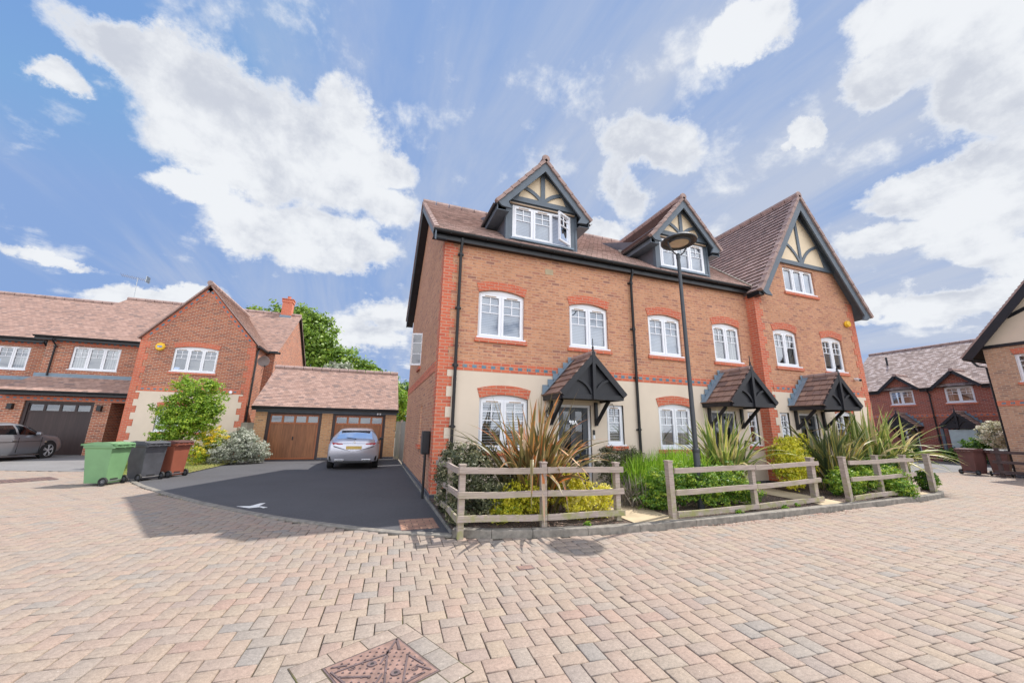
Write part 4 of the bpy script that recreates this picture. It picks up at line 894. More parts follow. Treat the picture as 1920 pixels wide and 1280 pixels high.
# ---------------------------------------------------------------- houses facing left at the far right (local frames, x runs along the facade)
CB2 = 'brick_deep_red'
def far_house(label, y, xL, xR, door, hipR=False, tall=False):
    P = thing('brick_house', label, 'house', (32, y, 0), R(-90), local=True, group='far brick houses with small front gables')
    m = MB(); w = (-.6, .6, 3.40, 4.28, .10); d = (-.42, .42, .0, 1.92, 0)
    ww = .88; m.wall((0, 0, 0), (1, 0, 0), (0, 1, 0), [(xL, 0), (xR, 0), (xR, 4.45), (ww, 4.45), (0, 5.2), (-ww, 4.45), (xL, 4.45)], [hole(*w), hole(*d)], CB2)
    if hipR: m.box(xR-.05, xR, .01, 8, 0, 4.4, CB2)
    m.build('wall', P); m = MB(); m.box(xL, xR, 8.01, 8.05, 0, 4.4, CB2); m.build('rear_wall', P)
    m = MB(); band(m, xL, xR, 0, z0=2.58, h=.2); m.build('brick_band', P)
    window(P, *w[:4], 0, rise=.10, n=2, arch=False, inner='curtain')
    if door: front_door(P, *d[:4], 0)
    else:
        f = MB(); f.box(-.42, -.36, .05, .1, 0, 1.92, 'timber_slate'); f.box(.36, .42, .05, .1, 0, 1.92, 'timber_slate'); f.box(-.36, .36, .06, .1, 0, 1.92, 'pale_door'); f.build('door', P)
        f = MB()
        for x in (-.72, .72): f.box(x-.06, x+.06, -.95, -.83, 0, 1.9, 'timber_slate'); f.box(x-.05, x+.05, -.83, 0, .6, .66, 'timber_slate')
        f.box(-.45, .66, -.90, -.86, 0, 1.84, 'pale_door'); f.build('porch_screen', P)
    porch(P, 0, 0, zr=2.82, ze=2.06, half=.70, d=.98)
    m = MB(); e = -.25; xr2 = xR-3.6 if hipR else xR
    tile_roof(m, (xL, e, 4.35), (xR, e, 4.35), (xr2, 4, 7.5), (xL, 4, 7.5), 'roof_tiles_grey', .11); tile_roof(m, (xR, 8.25, 4.35), (xL, 8.25, 4.35), (xL, 4, 7.5), (xr2, 4, 7.5), 'roof_tiles_grey', .11)
    if hipR: tile_roof(m, (xR, e, 4.35), (xR, 8.25, 4.35), (xr2, 4, 7.52), (xr2, 4, 7.5), 'roof_tiles_grey', .11); ridge(m, (xr2, 4, 7.53), (xR, e, 4.4), .1)
    ridge(m, (xL, 4, 7.53), (xr2, 4, 7.53), .1)
    for sx in (-1, 1):
        A = (sx*1.02, e-.05, 4.38); B = (sx*1.02, 2.0, 4.38); Cc = (0, 2.0, 5.28); D = (0, e-.05, 5.28)
        if sx < 0: tile_roof(m, B, A, D, Cc, 'roof_tiles_grey', .11)
        else: tile_roof(m, A, B, Cc, D, 'roof_tiles_grey', .11)
        m.bar((sx*1.0, e-.06, 4.28), (0, e-.06, 5.2), .05, .17, 'timber_black')
    ridge(m, (0, e-.07, 5.3), (0, 1.4, 5.3), .09); m.lathe([(0, -.01), (.1, -.01), (.11, .02)], (0, e-.08, 5.3), 'ridge_tile', 8, 'y'); m.build('roof', P)
    gutter(P, xL, -1.0, e-.02, 4.33, fascia=.25, wallY=0); gutter(P, 1.0, xR, e-.02, 4.33, fascia=.25, wallY=0)
    return P
plain('pale_door', (.42, .50, .50), .5)
h1 = far_house('far red brick house with dark porch and a soil pipe on its roof', 14.45, -3.2, 1.295, True)
m = MB(); m.tube([(-1.5, 2.45, 6.2), (-1.5, 2.45, 6.95)], .06, 'black_plastic', 8); m.build('soil_pipe', h1)
h2 = far_house('far red brick house with a pale screen under its porch', 11.85, -1.297, 5.2, False, True)
downpipe(h2, -1.25, 0, .0, 4.3, swan=.4)
# --- right hand building with cream gable
RB = thing('brick_house', 'buff brick house with a cream gable cut off by the right edge of the picture', 'house', (23, 7.55, 0), R(-90), local=True)
W5 = (.74, 1.95, 3.55, 4.60, 0); m = MB(); F = 'brick_buff'
m.wall((0, 0, 0), (1, 0, 0), (0, 1, 0), [(0, 0), (7, 0), (7, 5.0), (0, 5.0)], [hole(*W5)], F); m.box(0, .05, .01, 8, 0, 5.0, F); m.box(6.95, 7, .01, 8, 0, 5, F); m.box(0, 7, 8, 8.05, 0, 5, F); m.build('wall', RB)
m = MB(); m.wall((0, -.01, 0), (1, 0, 0), (0, 1, 0), [(-.0, 5.03), (7, 5.03), (3.5, 9.3)], [], 'render_cream'); m.build('gable_render', RB)
m = MB(); band(m, 0, 7, 0, z0=2.66, h=.2); quoin(m, -1, 0, 0, 0, .1) if False else None; m.build('brick_band', RB)
window(RB, *W5[:4], 0, n=2, inner='curtain')
m = MB(); m.box(-.05, 7.05, -.05, .02, 4.93, 5.05, 'timber_black'); m.box(2.0, 2.14, -.045, -.012, 5.05, 7.4, 'timber_black'); m.bar((.85, -.03, 6.05), (2.0, -.03, 6.6), .03, .12, 'timber_black', (0, 0, 1)); m.build('gable_timber', RB)
m = MB()
for sx in (-1, 1):
    A = (3.5+sx*4.02, -.45, 4.62); B = (3.5+sx*4.02, 8.3, 4.62); Cc = (3.5, 8.3, 9.55); D = (3.5, -.45, 9.55)
    if sx < 0: tile_roof(m, B, A, D, Cc, 'roof_tiles', .155, .03, .05, 'timber_black')
    else: tile_roof(m, A, B, Cc, D, 'roof_tiles', .155, .03, .05, 'timber_black')
m.build('roof', RB)
m = MB()
for sx in (-1, 1):
    A = Vector((3.5+sx*4.0, -.44, 4.56)); E = Vector((3.5, -.44, 9.47)); m.prism([A, E, E+Vector((0, 0, -.40)), A+Vector((-sx*.28, 0, -.06))], (0, .045, 0), 'timber_black')
    m.face([A+Vector((0, .05, -.03)), E+Vector((0, .05, -.03)), E+Vector((0, .44, -.03)), A+Vector((0, .44, -.03))], 'timber_black')
m.build('barge_board', RB)
m = MB(); m.tube([(-.42, -.4, 4.55), (-.42, 8, 4.55)], .06, 'black_plastic', 8); m.tube([(-.4, .1, 4.5), (-.3, .12, 4.3), (-.06, .12, 4.2), (-.06, .12, 0)], .04, 'black_plastic', 8); m.build('gutter', RB)
m = MB(); m.box(-.03, 7.03, -.03, .02, 0, .15, 'brick_plinth'); m.build('plinth', RB)

# ---------------------------------------------------------------- ground surfaces
def poly_sheet(name, pts, z, mat, kind='structure', sub=0):
    bm = bmesh.new()
    vs = [Vector((x, y, z)) for x, y in pts]; tr = tessellate_polygon([vs]); bv = [bm.verts.new(v) for v in vs]
    for t in tr:
        f = bm.faces.new([bv[i] for i in t])
        f.normal_update()
        if f.normal.z < 0: f.normal_flip()
    me = bpy.data.meshes.new(name); bm.to_mesh(me); bm.free(); me.materials.append(MATS[mat]); o = finish(me, name, None); o['kind'] = kind
    return o
poly_sheet('ground', [(-300, -300), (300, -300), (300, 300), (-300, 300)], -.05, 'ground')
KD = [(-5.95, 13.2), (-5.2, 12.05), (-4.26, 10.79), (-3.1, 9.35), (-1.95, 8.09), (-1.3, 7.45), (-.64, 6.90), (.0, 6.38), (.49, 6.04), (1.18, 5.72)]
KB = [(1.18, 5.72), (1.7, 5.5), (2.27, 5.36), (3.1, 5.24), (3.98, 5.19), (5.1, 5.20), (6.3, 5.25), (7.9, 5.33), (9.5, 5.43), (11.2, 5.52), (12.9, 5.64), (13.6, 5.74), (14.05, 5.92), (14.35, 6.2), (14.5, 6.6), (14.55, 7.3), (14.55, 9.5)]
ROADP = KD[::-1]+[(-6.6, 14.2), (-7.5, 15.5), (-8.3, 15.9), (-10.7, 16.7), (-16, 18.6), (-40, 20), (-40, -12), (60, -12), (60, 9.6), (14.55, 9.5)]+KB[::-1][1:-1]
poly_sheet('road', ROADP, -.014, 'joint_sand')
poly_sheet('driveway', KD+[(1.18, 8.3), (1.2, 19.6), (-4.95, 19.6), (-4.5, 20.6), (-4.8, 20.3), (-5.1, 17.9), (-5.25, 14.7), (-5.6, 14.0)], .006, 'asphalt')
poly_sheet('left_driveway', [(-8.3, 15.9), (-8.6, 17.5), (-10.5, 22.2), (-10.7, 25), (-30, 25), (-30, 19.6), (-16, 18.6), (-10.7, 16.7)], .006, 'asphalt_old')
poly_sheet('rear_road', [(14.7, 9.35), (60, 9.45), (60, 50), (14.7, 50)], .003, 'asphalt_old')
poly_sheet('lawn', [(-5.25, 14.6), (-5.1, 17.8), (-4.8, 20.3), (-4.9, 24), (-10.6, 24), (-10.4, 22), (-8.5, 17.4), (-8.2, 15.8), (-7.4, 15.3), (-6.6, 14.3), (-5.6, 14.0)], .03, 'lawn_soil')
BED = KB[:-1]+[(14.55, 9.5), (15.9, 9.5), (15.9, 8.2), (11, 8.2), (1.2, 8.35)]
poly_sheet('planting_bed', BED, .082, 'soil')
poly_sheet('garden_path', [(3.98, 5.28), (4.86, 5.28), (5.12, 8.3), (4.14, 8.3)], .094, 'slab_buff'); poly_sheet('garden_path', [(8.72, 5.46), (9.5, 5.5), (10.06, 8.3), (9.0, 8.3)], .094, 'slab_buff')
poly_sheet('garden_path', [(12.3, 5.68), (13.3, 5.76), (13.2, 8.02), (12.2, 8.02)], .094, 'slab_buff')
def inside(px, py, poly):
    c = np.zeros(len(px), bool); n = len(poly)
    for i in range(n):
        x0, y0 = poly[i]; x1, y1 = poly[(i+1) % n]
        if y0 == y1: continue
        c ^= ((y0 > py) != (y1 > py)) & (px < (x1-x0)*(py-y0)/(y1-y0)+x0)
    return c
def paving():
    u = .0695; th = R(-2.6); ox, oy = .625, 3.29; L_, W_, g, ch = 3*u, 2*u, .0075, .006
    H, V = [], []
    nn = np.arange(-330, 331)
    a, b = np.meshgrid(nn, nn); ax = (2*a+3*b).ravel(); ay = (-2*a+3*b).ravel()
    ok = (np.abs(ax) < 400) & (np.abs(ay) < 330); ax, ay = ax[ok]*u, ay[ok]*u
    out = []
    for (dx, dy, w, h) in ((0, 0, L_, W_), (3*u, 0, W_, L_)):
        x0, y0 = ax+dx, ay+dy; out.append(np.stack([x0, y0, np.full_like(x0, w), np.full_like(x0, h)], 1))
    B = np.concatenate(out); c, s = math.cos(th), math.sin(th)
    cx, cy = B[:, 0]+B[:, 2]/2, B[:, 1]+B[:, 3]/2; wx, wy = ox+c*cx-s*cy, oy+s*cx+c*cy
    keep = inside(wx, wy, ROADP) & (wx > -21) & (wx < 27) & (wy > -2) & (wy < 19)
    far = wy > 9.45; keep &= ~((wx > 14.5) & far)
    B = B[keep]; n = len(B)
    sh = rng.normal(0, .0012, (n, 2)); zz = rng.normal(0, .0012, n)
    x0, y0, w, h = B.T; jit = rng.normal(0, .0009, (n, 4)); x0 = x0+sh[:, 0]+g/2; y0 = y0+sh[:, 1]+g/2; x1 = x0+w-g+jit[:, 0]; y1 = y0+h-g+jit[:, 1]
    rings = []
    for ins, z in ((0, -.016), (0, -.004), (ch, .0)):
        q = np.stack([np.stack([x0+ins, y0+ins], 1), np.stack([x1-ins, y0+ins], 1), np.stack([x1-ins, y1-ins], 1), np.stack([x0+ins, y1-ins], 1)], 1)
        X = ox+c*q[..., 0]-s*q[..., 1]; Y = oy+s*q[..., 0]+c*q[..., 1]
        tilt = rng.normal(0, .0008, (n, 4)) if z == 0 else 0
        rings.append(np.stack([X, Y, np.broadcast_to((z+zz)[:, None], (n, 4))+tilt], 2))
    Vv = np.stack(rings, 1).reshape(-1, 3); base = np.arange(n)[:, None]*12
    F = [np.array([[8, 9, 10, 11]])+base]
    for r in (0, 4):
        for i in range(4): F.append(np.array([[r+i, r+(i+1) % 4, r+4+(i+1) % 4, r+4+i]])+base)
    t = rng.random(n); F = np.concatenate(F); o = np_mesh('paving_blocks', Vv, F, 'block_paving', tint=np.tile(t, 9)); o['kind'] = 'structure'
    return o
paving()
def kerb(name, pts, w, zt, zb=-.05, mat='concrete', side=1, seg=.9):
    pts = [Vector((x, y, 0)) for x, y in pts]; m = MB(); nr = []
    for i in range(len(pts)):
        a = pts[max(0, i-1)]; b = pts[min(len(pts)-1, i+1)]; d = (b-a).normalized(); nr.append(Vector((-d.y, d.x, 0))*side)
    pr = [(0, zb), (0, zt-.018), (.004, zt-.006), (.018, zt), (w, zt), (w, zb)]
    for i in range(len(pts)-1):
        L_ = (pts[i+1]-pts[i]).length; k = max(1, round(L_/seg))
        for j in range(k):
            t0, t1 = j/k+.004/L_, (j+1)/k-.004/L_
            A = [pts[i].lerp(pts[i+1], t0)+nr[i].lerp(nr[i+1], t0)*q+Vector((0, 0, z)) for q, z in pr]; B = [pts[i].lerp(pts[i+1], t1)+nr[i].lerp(nr[i+1], t1)*q+Vector((0, 0, z)) for q, z in pr]
            for q in range(len(pr)-1): m.face([A[q], B[q], B[q+1], A[q+1]], mat)
            m.face(A, mat); m.face(B[::-1], mat)
    o = m.build(name); o['kind'] = 'structure'; return o
kerb('kerb', KB, .13, .098); kerb('kerb', KD, .11, .022); kerb('kerb', [(1.18, 5.80), (1.17, 8.3), (1.17, 16.3)], .05, .05, side=-1)
kerb('kerb', [(29.8, 26), (29.8, 13), (29.9, 10.5), (29.0, 8.8), (27, 8.2)], .13, .1, side=1)
# ---------------------------------------------------------------- small ironwork in the ground
def rotp(c, th, pts): return [(c[0]+math.cos(th)*x-math.sin(th)*y, c[1]+math.sin(th)*x+math.cos(th)*y) for x, y in pts]
MC, MT = (.182, 2.882), R(25.6)
mh = thing('manhole_cover', 'rusty diamond patterned manhole cover at the bottom of the picture in the block paving', 'manhole cover', (MC[0], MC[1], 0), MT, local=True)
s = .262; m = MB(); m.box(-s-.155, s+.155, -s-.155, s+.155, -.03, .0035, 'joint_sand')
sv = m.build('surround', mh)
V = []; F = []; T_ = []
def blk(x0, x1, y0, y1, z=.0075, t=None):
    b = len(V); c_ = .006
    for q, zz in ((0, .003), (c_, z)): V.extend([(x0+q, y0+q, zz), (x1-q, y0+q, zz), (x1-q, y1-q, zz), (x0+q, y1-q, zz)])
    F.append((b+4, b+5, b+6, b+7)); [F.append((b+i, b+(i+1) % 4, b+4+(i+1) % 4, b+4+i)) for i in range(4)]; T_.extend([random.random() if t is None else t]*5)
q = s+.008; e = s+.150
for sgn in (-1, 1):
    ys = sorted((sgn*q, sgn*e)); xs = [-e, -.18, .045, .265, e] if sgn > 0 else [-e, -.2, .02, .24, e]
    for a, b in zip(xs, xs[1:]): blk(a+.003, b-.003, ys[0], ys[1], t=random.choice((.25, .4, .1, .9)))
    xs2 = sorted((sgn*q, sgn*e)); yy = [-q, -.05, .15, q]
    for a, b in zip(yy, yy[1:]): blk(xs2[0], xs2[1], a+.003, b-.003, t=random.choice((.25, .4, .15, .9)))
np_mesh('surround_blocks', np.array(V), np.array(F), 'block_paving', mh, np.array(T_))
m = MB(); m.box(-s, s, -s, s, -.02, .0055, 'iron_dark'); i_ = s-.012; m.box(-i_, i_, -i_, i_, .0055, .0085, 'iron_rust'); m.build('cover_plate', mh)
m = MB(); D_ = 'iron_dark'
def rib(a, b, w=.012): m.bar((*a, .0115), (*b, .0115), w, .006, D_)
h = i_-.01
rib((h, h), (.02, .05)); rib((-.02, -.05), (-h, -h)); rib((h, h), (h-.05, h-.13), .016)
rib((.13, .16), (-.06, -.16)); rib((.20, .02), (.03, -.22)); rib((.10, .12), (-h+.03, .16)); rib((-h+.01, .1), (-.08, -.03)); rib((.2, .03), (h-.02, -.14)); rib((.09, -.21), (h-.06, -h+.02)); rib((-h, h-.06), (-h+.02, -.02)); rib((-.02, -h+.01), (.16, -h+.02))
rib((-h+.02, h-.02), (-.14, h-.06)); rib((h-.02, -h+.02), (h-.06, -.12))
m.build('rib', mh)
m = MB(); n = 15
for i in range(n):
    for j in range(n):
        x = -i_+.03+(2*i_-.06)*i/(n-1); y = -i_+.03+(2*i_-.06)*j/(n-1)
        if (i+j) % 2: continue
        if abs(x+y) > .36 and abs(x-y) < .12: continue
        r_ = .0085; a0 = R(-60); P3 = [(x+r_*math.cos(a0+k*2.094), y+r_*math.sin(a0+k*2.094), .0085) for k in range(3)]; m.prism(P3, (0, 0, .006), D_)
m.build('stud_pattern', mh)
for x, y in ((-.02, .085), (.045, -.10)):
    m = MB(); m.lathe([(.030, 0), (.030, .006), (.014, .006), (.012, .001), (0, .001)], (x, y, .0088), D_, 14); m.lathe([(.011, .003), (0, .003)], (x, y, .0088), 'dark_inside', 8); m.build('key_hole', mh)
m = MB()   # small raised maker's ring marks
for x, y in ((-.13, .13), (.155, -.145)):
    for k in range(12): a = k*math.pi/6; b = a+.5; m.bar((x+.02*math.cos(a), y+.02*math.sin(a), .010), (x+.02*math.cos(b), y+.02*math.sin(b), .010), .004, .004, D_)
    m.bar((x-.02, y, .010), (x+.02, y, .010), .004, .004, D_)
m.build('maker_mark', mh)
def flat_cover(label, cx, cy, wx, wy, rot, mat, grid=0, zt=.010):
    t = thing('drain_cover', label, 'drain cover', (cx, cy, 0), rot, local=True); m = MB()
    m.box(-wx/2, wx/2, -wy/2, wy/2, -.01, zt, 'iron_dark'); m.box(-wx/2+.015, wx/2-.015, -wy/2+.015, wy/2-.015, zt, zt+.002, mat); m.build('cover_plate', t)
    if grid:
        m = MB(); k = -wx/2+.06
        while k < wx/2-.03: m.box(k, k+.012, -wy/2+.03, wy/2-.03, .0125, .017, 'iron_dark'); k += grid
        k = -wy/2+.06
        while k < wy/2-.03: m.box(-wx/2+.03, wx/2-.03, k, k+.010, .0127, .0165, 'iron_dark'); k += grid*1.3
        m.build('cover_ribs', t)
brickmat('block_inset', [(0, (.33, .17, .12)), (.5, (.44, .25, .17)), (1, (.28, .15, .11))], (.14, .10, .07), bw=.2, bh=.1, ms=.008)
flat_cover('rectangular block filled drain cover at the front corner of the dark driveway', .80, 6.56, .58, .70, 0, 'block_inset')
flat_cover('wide rusty inspection cover in the paving near the grey saloon, left edge', -8.36, 13.95, .95, .80, R(40), 'iron_rust', .09)
flat_cover('small brown metal lid set in the paving below the first garden fence', 1.73, 4.29, .19, .125, R(-3), 'iron_rust', zt=.003)
m = MB(); m.prism([(-2.28, 8.80, .009), (-2.02, 8.56, .009), (-1.86, 8.62, .009), (-1.78, 8.5, .009), (-1.72, 8.55, .009), (-1.90, 8.72, .009), (-1.86, 9.02, .009), (-1.95, 9.0, .009), (-2.05, 8.76, .009)], (0, 0, .002), 'white_paint'); tag(m.build('paint_mark'), 'broken white paint mark on the dark driveway beside its kerb', 'paint mark')
# ---------------------------------------------------------------- fences
def post(P, x, y, h, w=.085, mat='fence_wood', z0=.0, lean=(0, 0), cap=True):
    m = MB(); a = w/2; t = Vector((x+lean[0], y+lean[1], h)); b = Vector((x, y, z0))
    q = [Vector((-a, -a, 0)), Vector((a, -a, 0)), Vector((a, a, 0)), Vector((-a, a, 0))]
    for i in range(4): j = (i+1) % 4; m.face([b+q[i], b+q[j], t+q[j], t+q[i]], mat)
    m.face([t+v for v in q], mat)
    if cap: m.box(t.x-a-.01, t.x+a+.01, t.y-a-.01, t.y+a+.01, h, h+.022, mat)
    return m.build('post', P)
def rail(P, p, q, hgt=.085, mat='fence_wood', n=5, sag=.006):
    m = MB(); p = Vector(p); q = Vector(q); ph = random.random()*6; pts = [p.lerp(q, i/n)+Vector((0, random.uniform(-.004, .004), math.sin(ph+i)*sag)) for i in range(n+1)]
    for a, b in zip(pts, pts[1:]): m.bar(a, b, .034, hgt, mat)
    return m.build('rail', P)
FG = 'weathered timber post and rail fences'
f1 = thing('rail_fence', 'weathered three rail fence around the bronze flax, turning the corner by the driveway', 'fence', (1.25, 5.55, .1), group=FG)
for x, y, h in ((1.26, 5.58, .97), (2.53, 5.57, .985), (3.87, 5.6, .96)): post(f1, x, y, h)
post(f1, 1.27, 6.55, .98); post(f1, 1.27, 7.55, .93)
for zl, zm, zr in ((.905, .885, .875), (.58, .55, .53), (.265, .225, .20)):
    rail(f1, (1.20, 5.51, zl), (2.56, 5.505, zm)); rail(f1, (2.57, 5.505, zm), (3.96, 5.53, zr))
    rail(f1, (1.205, 5.52, zl), (1.215, 6.6, zl-.01)); rail(f1, (1.215, 6.6, zl-.015), (1.215, 7.65, zl-.06))
f2 = thing('rail_fence', 'weathered three rail timber fence in front of the dense green hedge and street lamp', 'fence', (4.9, 5.4, .1), group=FG)
post(f2, 4.83, 5.42, .99, .095, lean=(-.02, 0)); post(f2, 6.95, 5.60, .86, cap=False); post(f2, 9.02, 5.84, .97, .11)
for zl, zm, zr in ((.85, .85, .87), (.50, .50, .53), (.16, .15, .16)):
    rail(f2, (4.88, 5.36, zl), (6.96, 5.53, zm)); rail(f2, (6.97, 5.53, zm), (9.15, 5.76, zr))
f3 = thing('rail_fence', 'weathered three rail timber fence at the right end before the tall green flax', 'fence', (9.9, 5.66, .1), group=FG)
post(f3, 9.86, 5.68, .99, .1, lean=(-.04, 0)); post(f3, 11.55, 5.95, .99, .1, lean=(0, .02)); post(f3, 12.85, 6.05, .98, .1)
for zl, zr in ((.88, .89), (.53, .54), (.16, .17)): rail(f3, (9.94, 5.62, zl), (13.02, 5.93, zr), n=8)
p4 = thing('fence_post', 'single mossy timber post standing alone at the rounded end of the planting bed', 'post', (13.85, 6.02, .1)); post(p4, 13.85, 6.02, 1.0, .105, lean=(-.02, 0))
f5 = thing('rail_fence', 'dark brown rail fence against the buff brick house at the right edge', 'fence', (22.5, 7.4, 0))
for y in (7.75, 6.6, 5.4): post(f5, 22.55, y, 1.05, .1, 'dark_fence', lean=(0, 0))
for z in (.92, .55, .2): rail(f5, (22.48, 7.9, z), (22.48, 5.2, z), .1, 'dark_fence')
def panel_fence(label, x0, x1, y, h, post_r=True):
    t = thing('panel_fence', label, 'fence', ((x0+x1)/2, y, 0)); m = MB(); m.box(x0, x1, y, y+.03, .15, h, 'fence_panel'); m.box(x0, x1, y-.02, y, h-.0, h+.04, 'fence_panel') ; m.build('board_panel', t)
    m = MB(); m.box(x0, x1, y-.015, y+.04, .0, .15, 'fence_wood'); m.build('gravel_board', t)
    if post_r: post(t, x1+.04, y, h+.08, .1, 'fence_wood')
    return t
pf = panel_fence('pale vertical board fence between the double garage and the terrace side wall', 1.0, 1.22, 19.3, 1.72)
m = MB(); m.box(1.225, 1.26, 16.6, 19.2, .05, 1.72, 'fence_panel'); m.build('board_panel', pf)
panel_fence('grey board fence panel between the steep gabled house and the garage', -5.75, -5.0, 20.8, 1.55, False)
# black meter post by the side wall
mp_ = thing('meter_post', 'tall black box on a pole against the terrace side wall', 'meter box', (1.08, 8.7, 0)); m = MB()
m.box(1.04, 1.20, 8.72, 8.98, .92, 1.42, 'black_plastic'); m.box(1.055, 1.19, 8.705, 8.72, .95, 1.39, 'timber_black'); m.build('box', mp_, bevel=.01); m = MB(); m.tube([(1.12, 8.76, .92), (1.12, 8.76, 0)], .028, 'black_plastic', 8); m.build('pole', mp_)

# ---------------------------------------------------------------- street lamp
LX, LY = 5.98, 5.95
lp = thing('street_lamp', 'dark street lamp on a tall slim post with a tilted disc shaped head', 'street lamp', (LX, LY, .08))
m = MB(); m.tube([(LX, LY, 0), (LX, LY, 1.12), (LX, LY, 1.16)], [.062, .062, .058], 'lamp_grey', 16); m.tube([(LX, LY, 1.16), (LX, LY, 5.25)], [.046, .036], 'lamp_grey', 16)
m.lathe([(.062, 1.10), (.07, 1.12), (.07, 1.17), (.05, 1.19)], (LX, LY, 0), 'lamp_grey', 16); m.lathe([(.042, 5.2), (.045, 5.22), (.045, 5.3), (.02, 5.33), (0, 5.33)], (LX, LY, 0), 'lamp_grey', 14)
m.build('post', lp, smooth=True)
TL = Matrix.Translation((LX+.03, LY-.02, 5.62)) @ Matrix.Rotation(R(1), 4, 'Y') @ Matrix.Rotation(R(-2), 4, 'X')
def tl(m): m.v = [tuple(TL @ Vector(v)) for v in m.v]; return m
m = MB(); m.lathe([(.0, .10), (.12, .095), (.24, .07), (.34, .02), (.375, -.01), (.372, -.03), (.345, -.035), (.30, .0), (.245, -.02), (.24, -.06), (.225, -.075), (.205, -.05)], (0, 0, 0), 'lamp_grey', 40); tl(m).build('head', lp, smooth=True)
m = MB(); m.lathe([(.207, -.052), (.15, -.066), (.0, -.072)], (0, 0, 0), 'lamp_diffuser', 28); tl(m).build('lamp_lens', lp, smooth=True)
m = MB()
for sg in (-1, 1):
    m.tube([(LX+sg*x*.97, LY, z) for x, z in ((.02, 5.29), (.10, 5.32), (.19, 5.40), (.245, 5.50), (.26, 5.60-.03*sg*-1))], .016, 'lamp_grey', 8)
m.build('yoke', lp, smooth=True)

# ---------------------------------------------------------------- wheeled bins
def bin_(label, x, y, rot, mat, lidmat, s=1.0, lid=True):
    t = thing('wheeled_bin', label, 'wheelie bin', (x, y, .0), rot, 'wheeled rubbish bins', local=True)
    def ring(w, d, z, y0=0): return [(-w/2, y0-d/2, z), (w/2, y0-d/2, z), (w/2, y0+d/2, z), (-w/2, y0+d/2, z)]
    m = MB(); R_ = [ring(.43*s, .47*s, .05, .06), ring(.45*s, .50*s, .20, .055), ring(.535*s, .62*s, .86, .02), ring(.58*s, .68*s, .885, .02), ring(.58*s, .68*s, .94, .02)]
    for a, b in zip(R_, R_[1:]):
        for i in range(4): j = (i+1) % 4; m.face([a[i], a[j], b[j], b[i]], mat)
    m.face(R_[0][::-1], mat)
    m.box(-.16, .16, -.325, -.30, .80, .86, mat); m.build('body', t, bevel=.02)
    m = MB(); pr = [(-.36, .94), (-.36, .965), (-.30, .985), (0, 1.015), (.28, 1.0), (.34, .985), (.345, .94)]
    poly = [(-.30*s, y_*s, z) for y_, z in pr]; m.prism(poly, (.60*s, 0, 0), lidmat); m.build('lid', t, bevel=.012)
    m = MB(); m.tube([(-.25*s, .40*s, .965), (.25*s, .40*s, .965)], .016, lidmat, 8)
    for q in (-.25, -.1, .1, .25): m.box(q*s-.015, q*s+.015, .34*s, .41*s, .94, .985, lidmat)
    m.tube([(-.27*s, .385*s, .90), (.27*s, .385*s, .90)], .015, mat, 8)
    for q in (-.27, 0, .27): m.box(q*s-.014, q*s+.014, .33*s, .395*s, .87, .93, mat)
    m.build('handle', t)
    m = MB(); m.tube([(-.29*s, .30*s, .10), (.29*s, .30*s, .10)], .012, 'metal_grey', 8); m.build('axle', t)
    for sg in (-1, 1):
        m = MB(); xx = sg*.27*s; pr = [(0, -.012), (.04, -.012), (.045, -.004), (.06, -.004), (.066, -.02), (.095, -.024), (.10, -.015), (.10, .015), (.095, .024), (.066, .02), (.06, .004), (.045, .004), (.04, .012), (0, .012)]
        m.lathe(pr, (xx, .30*s, .10), 'rubber', 20, 'x'); w = m.build('wheel', t, smooth=True); m = MB()
        m.lathe([(0, .014), (.05, .014), (.055, .008)], (xx, .30*s, .10), 'bin_black', 14, 'x'); m.lathe([(0, -.014), (.05, -.014), (.055, -.008)], (xx, .30*s, .10), 'bin_black', 14, 'x'); m.build('hub', w)
    m = MB(); m.box(-.10, .10, .3, .308, .125, .155, 'dark_inside'); m.build('grip_slot', t)
    return t
bin_('green wheeled bin, nearest of the row of three beside the driveway kerb', -6.25, 12.66, R(-105), 'bin_green', 'bin_green')
bin_('black wheeled bin between the green and the brown ones', -5.78, 13.40, R(-122), 'bin_black', 'bin_black')
bin_('brown wheeled bin beside the lawn at the far end of the row of three', -5.50, 14.05, R(-111), 'bin_brown', 'bin_maroon')
bin_('maroon wheeled bin left of its pair, under the white flowering bush', 22.9, 8.55, R(75), 'bin_maroon', 'bin_maroon', 1.0)
bin_('maroon wheeled bin at the right edge, tucked right against the dark rail fence', 23.3, 7.98, R(100), 'bin_maroon', 'bin_black', .95)

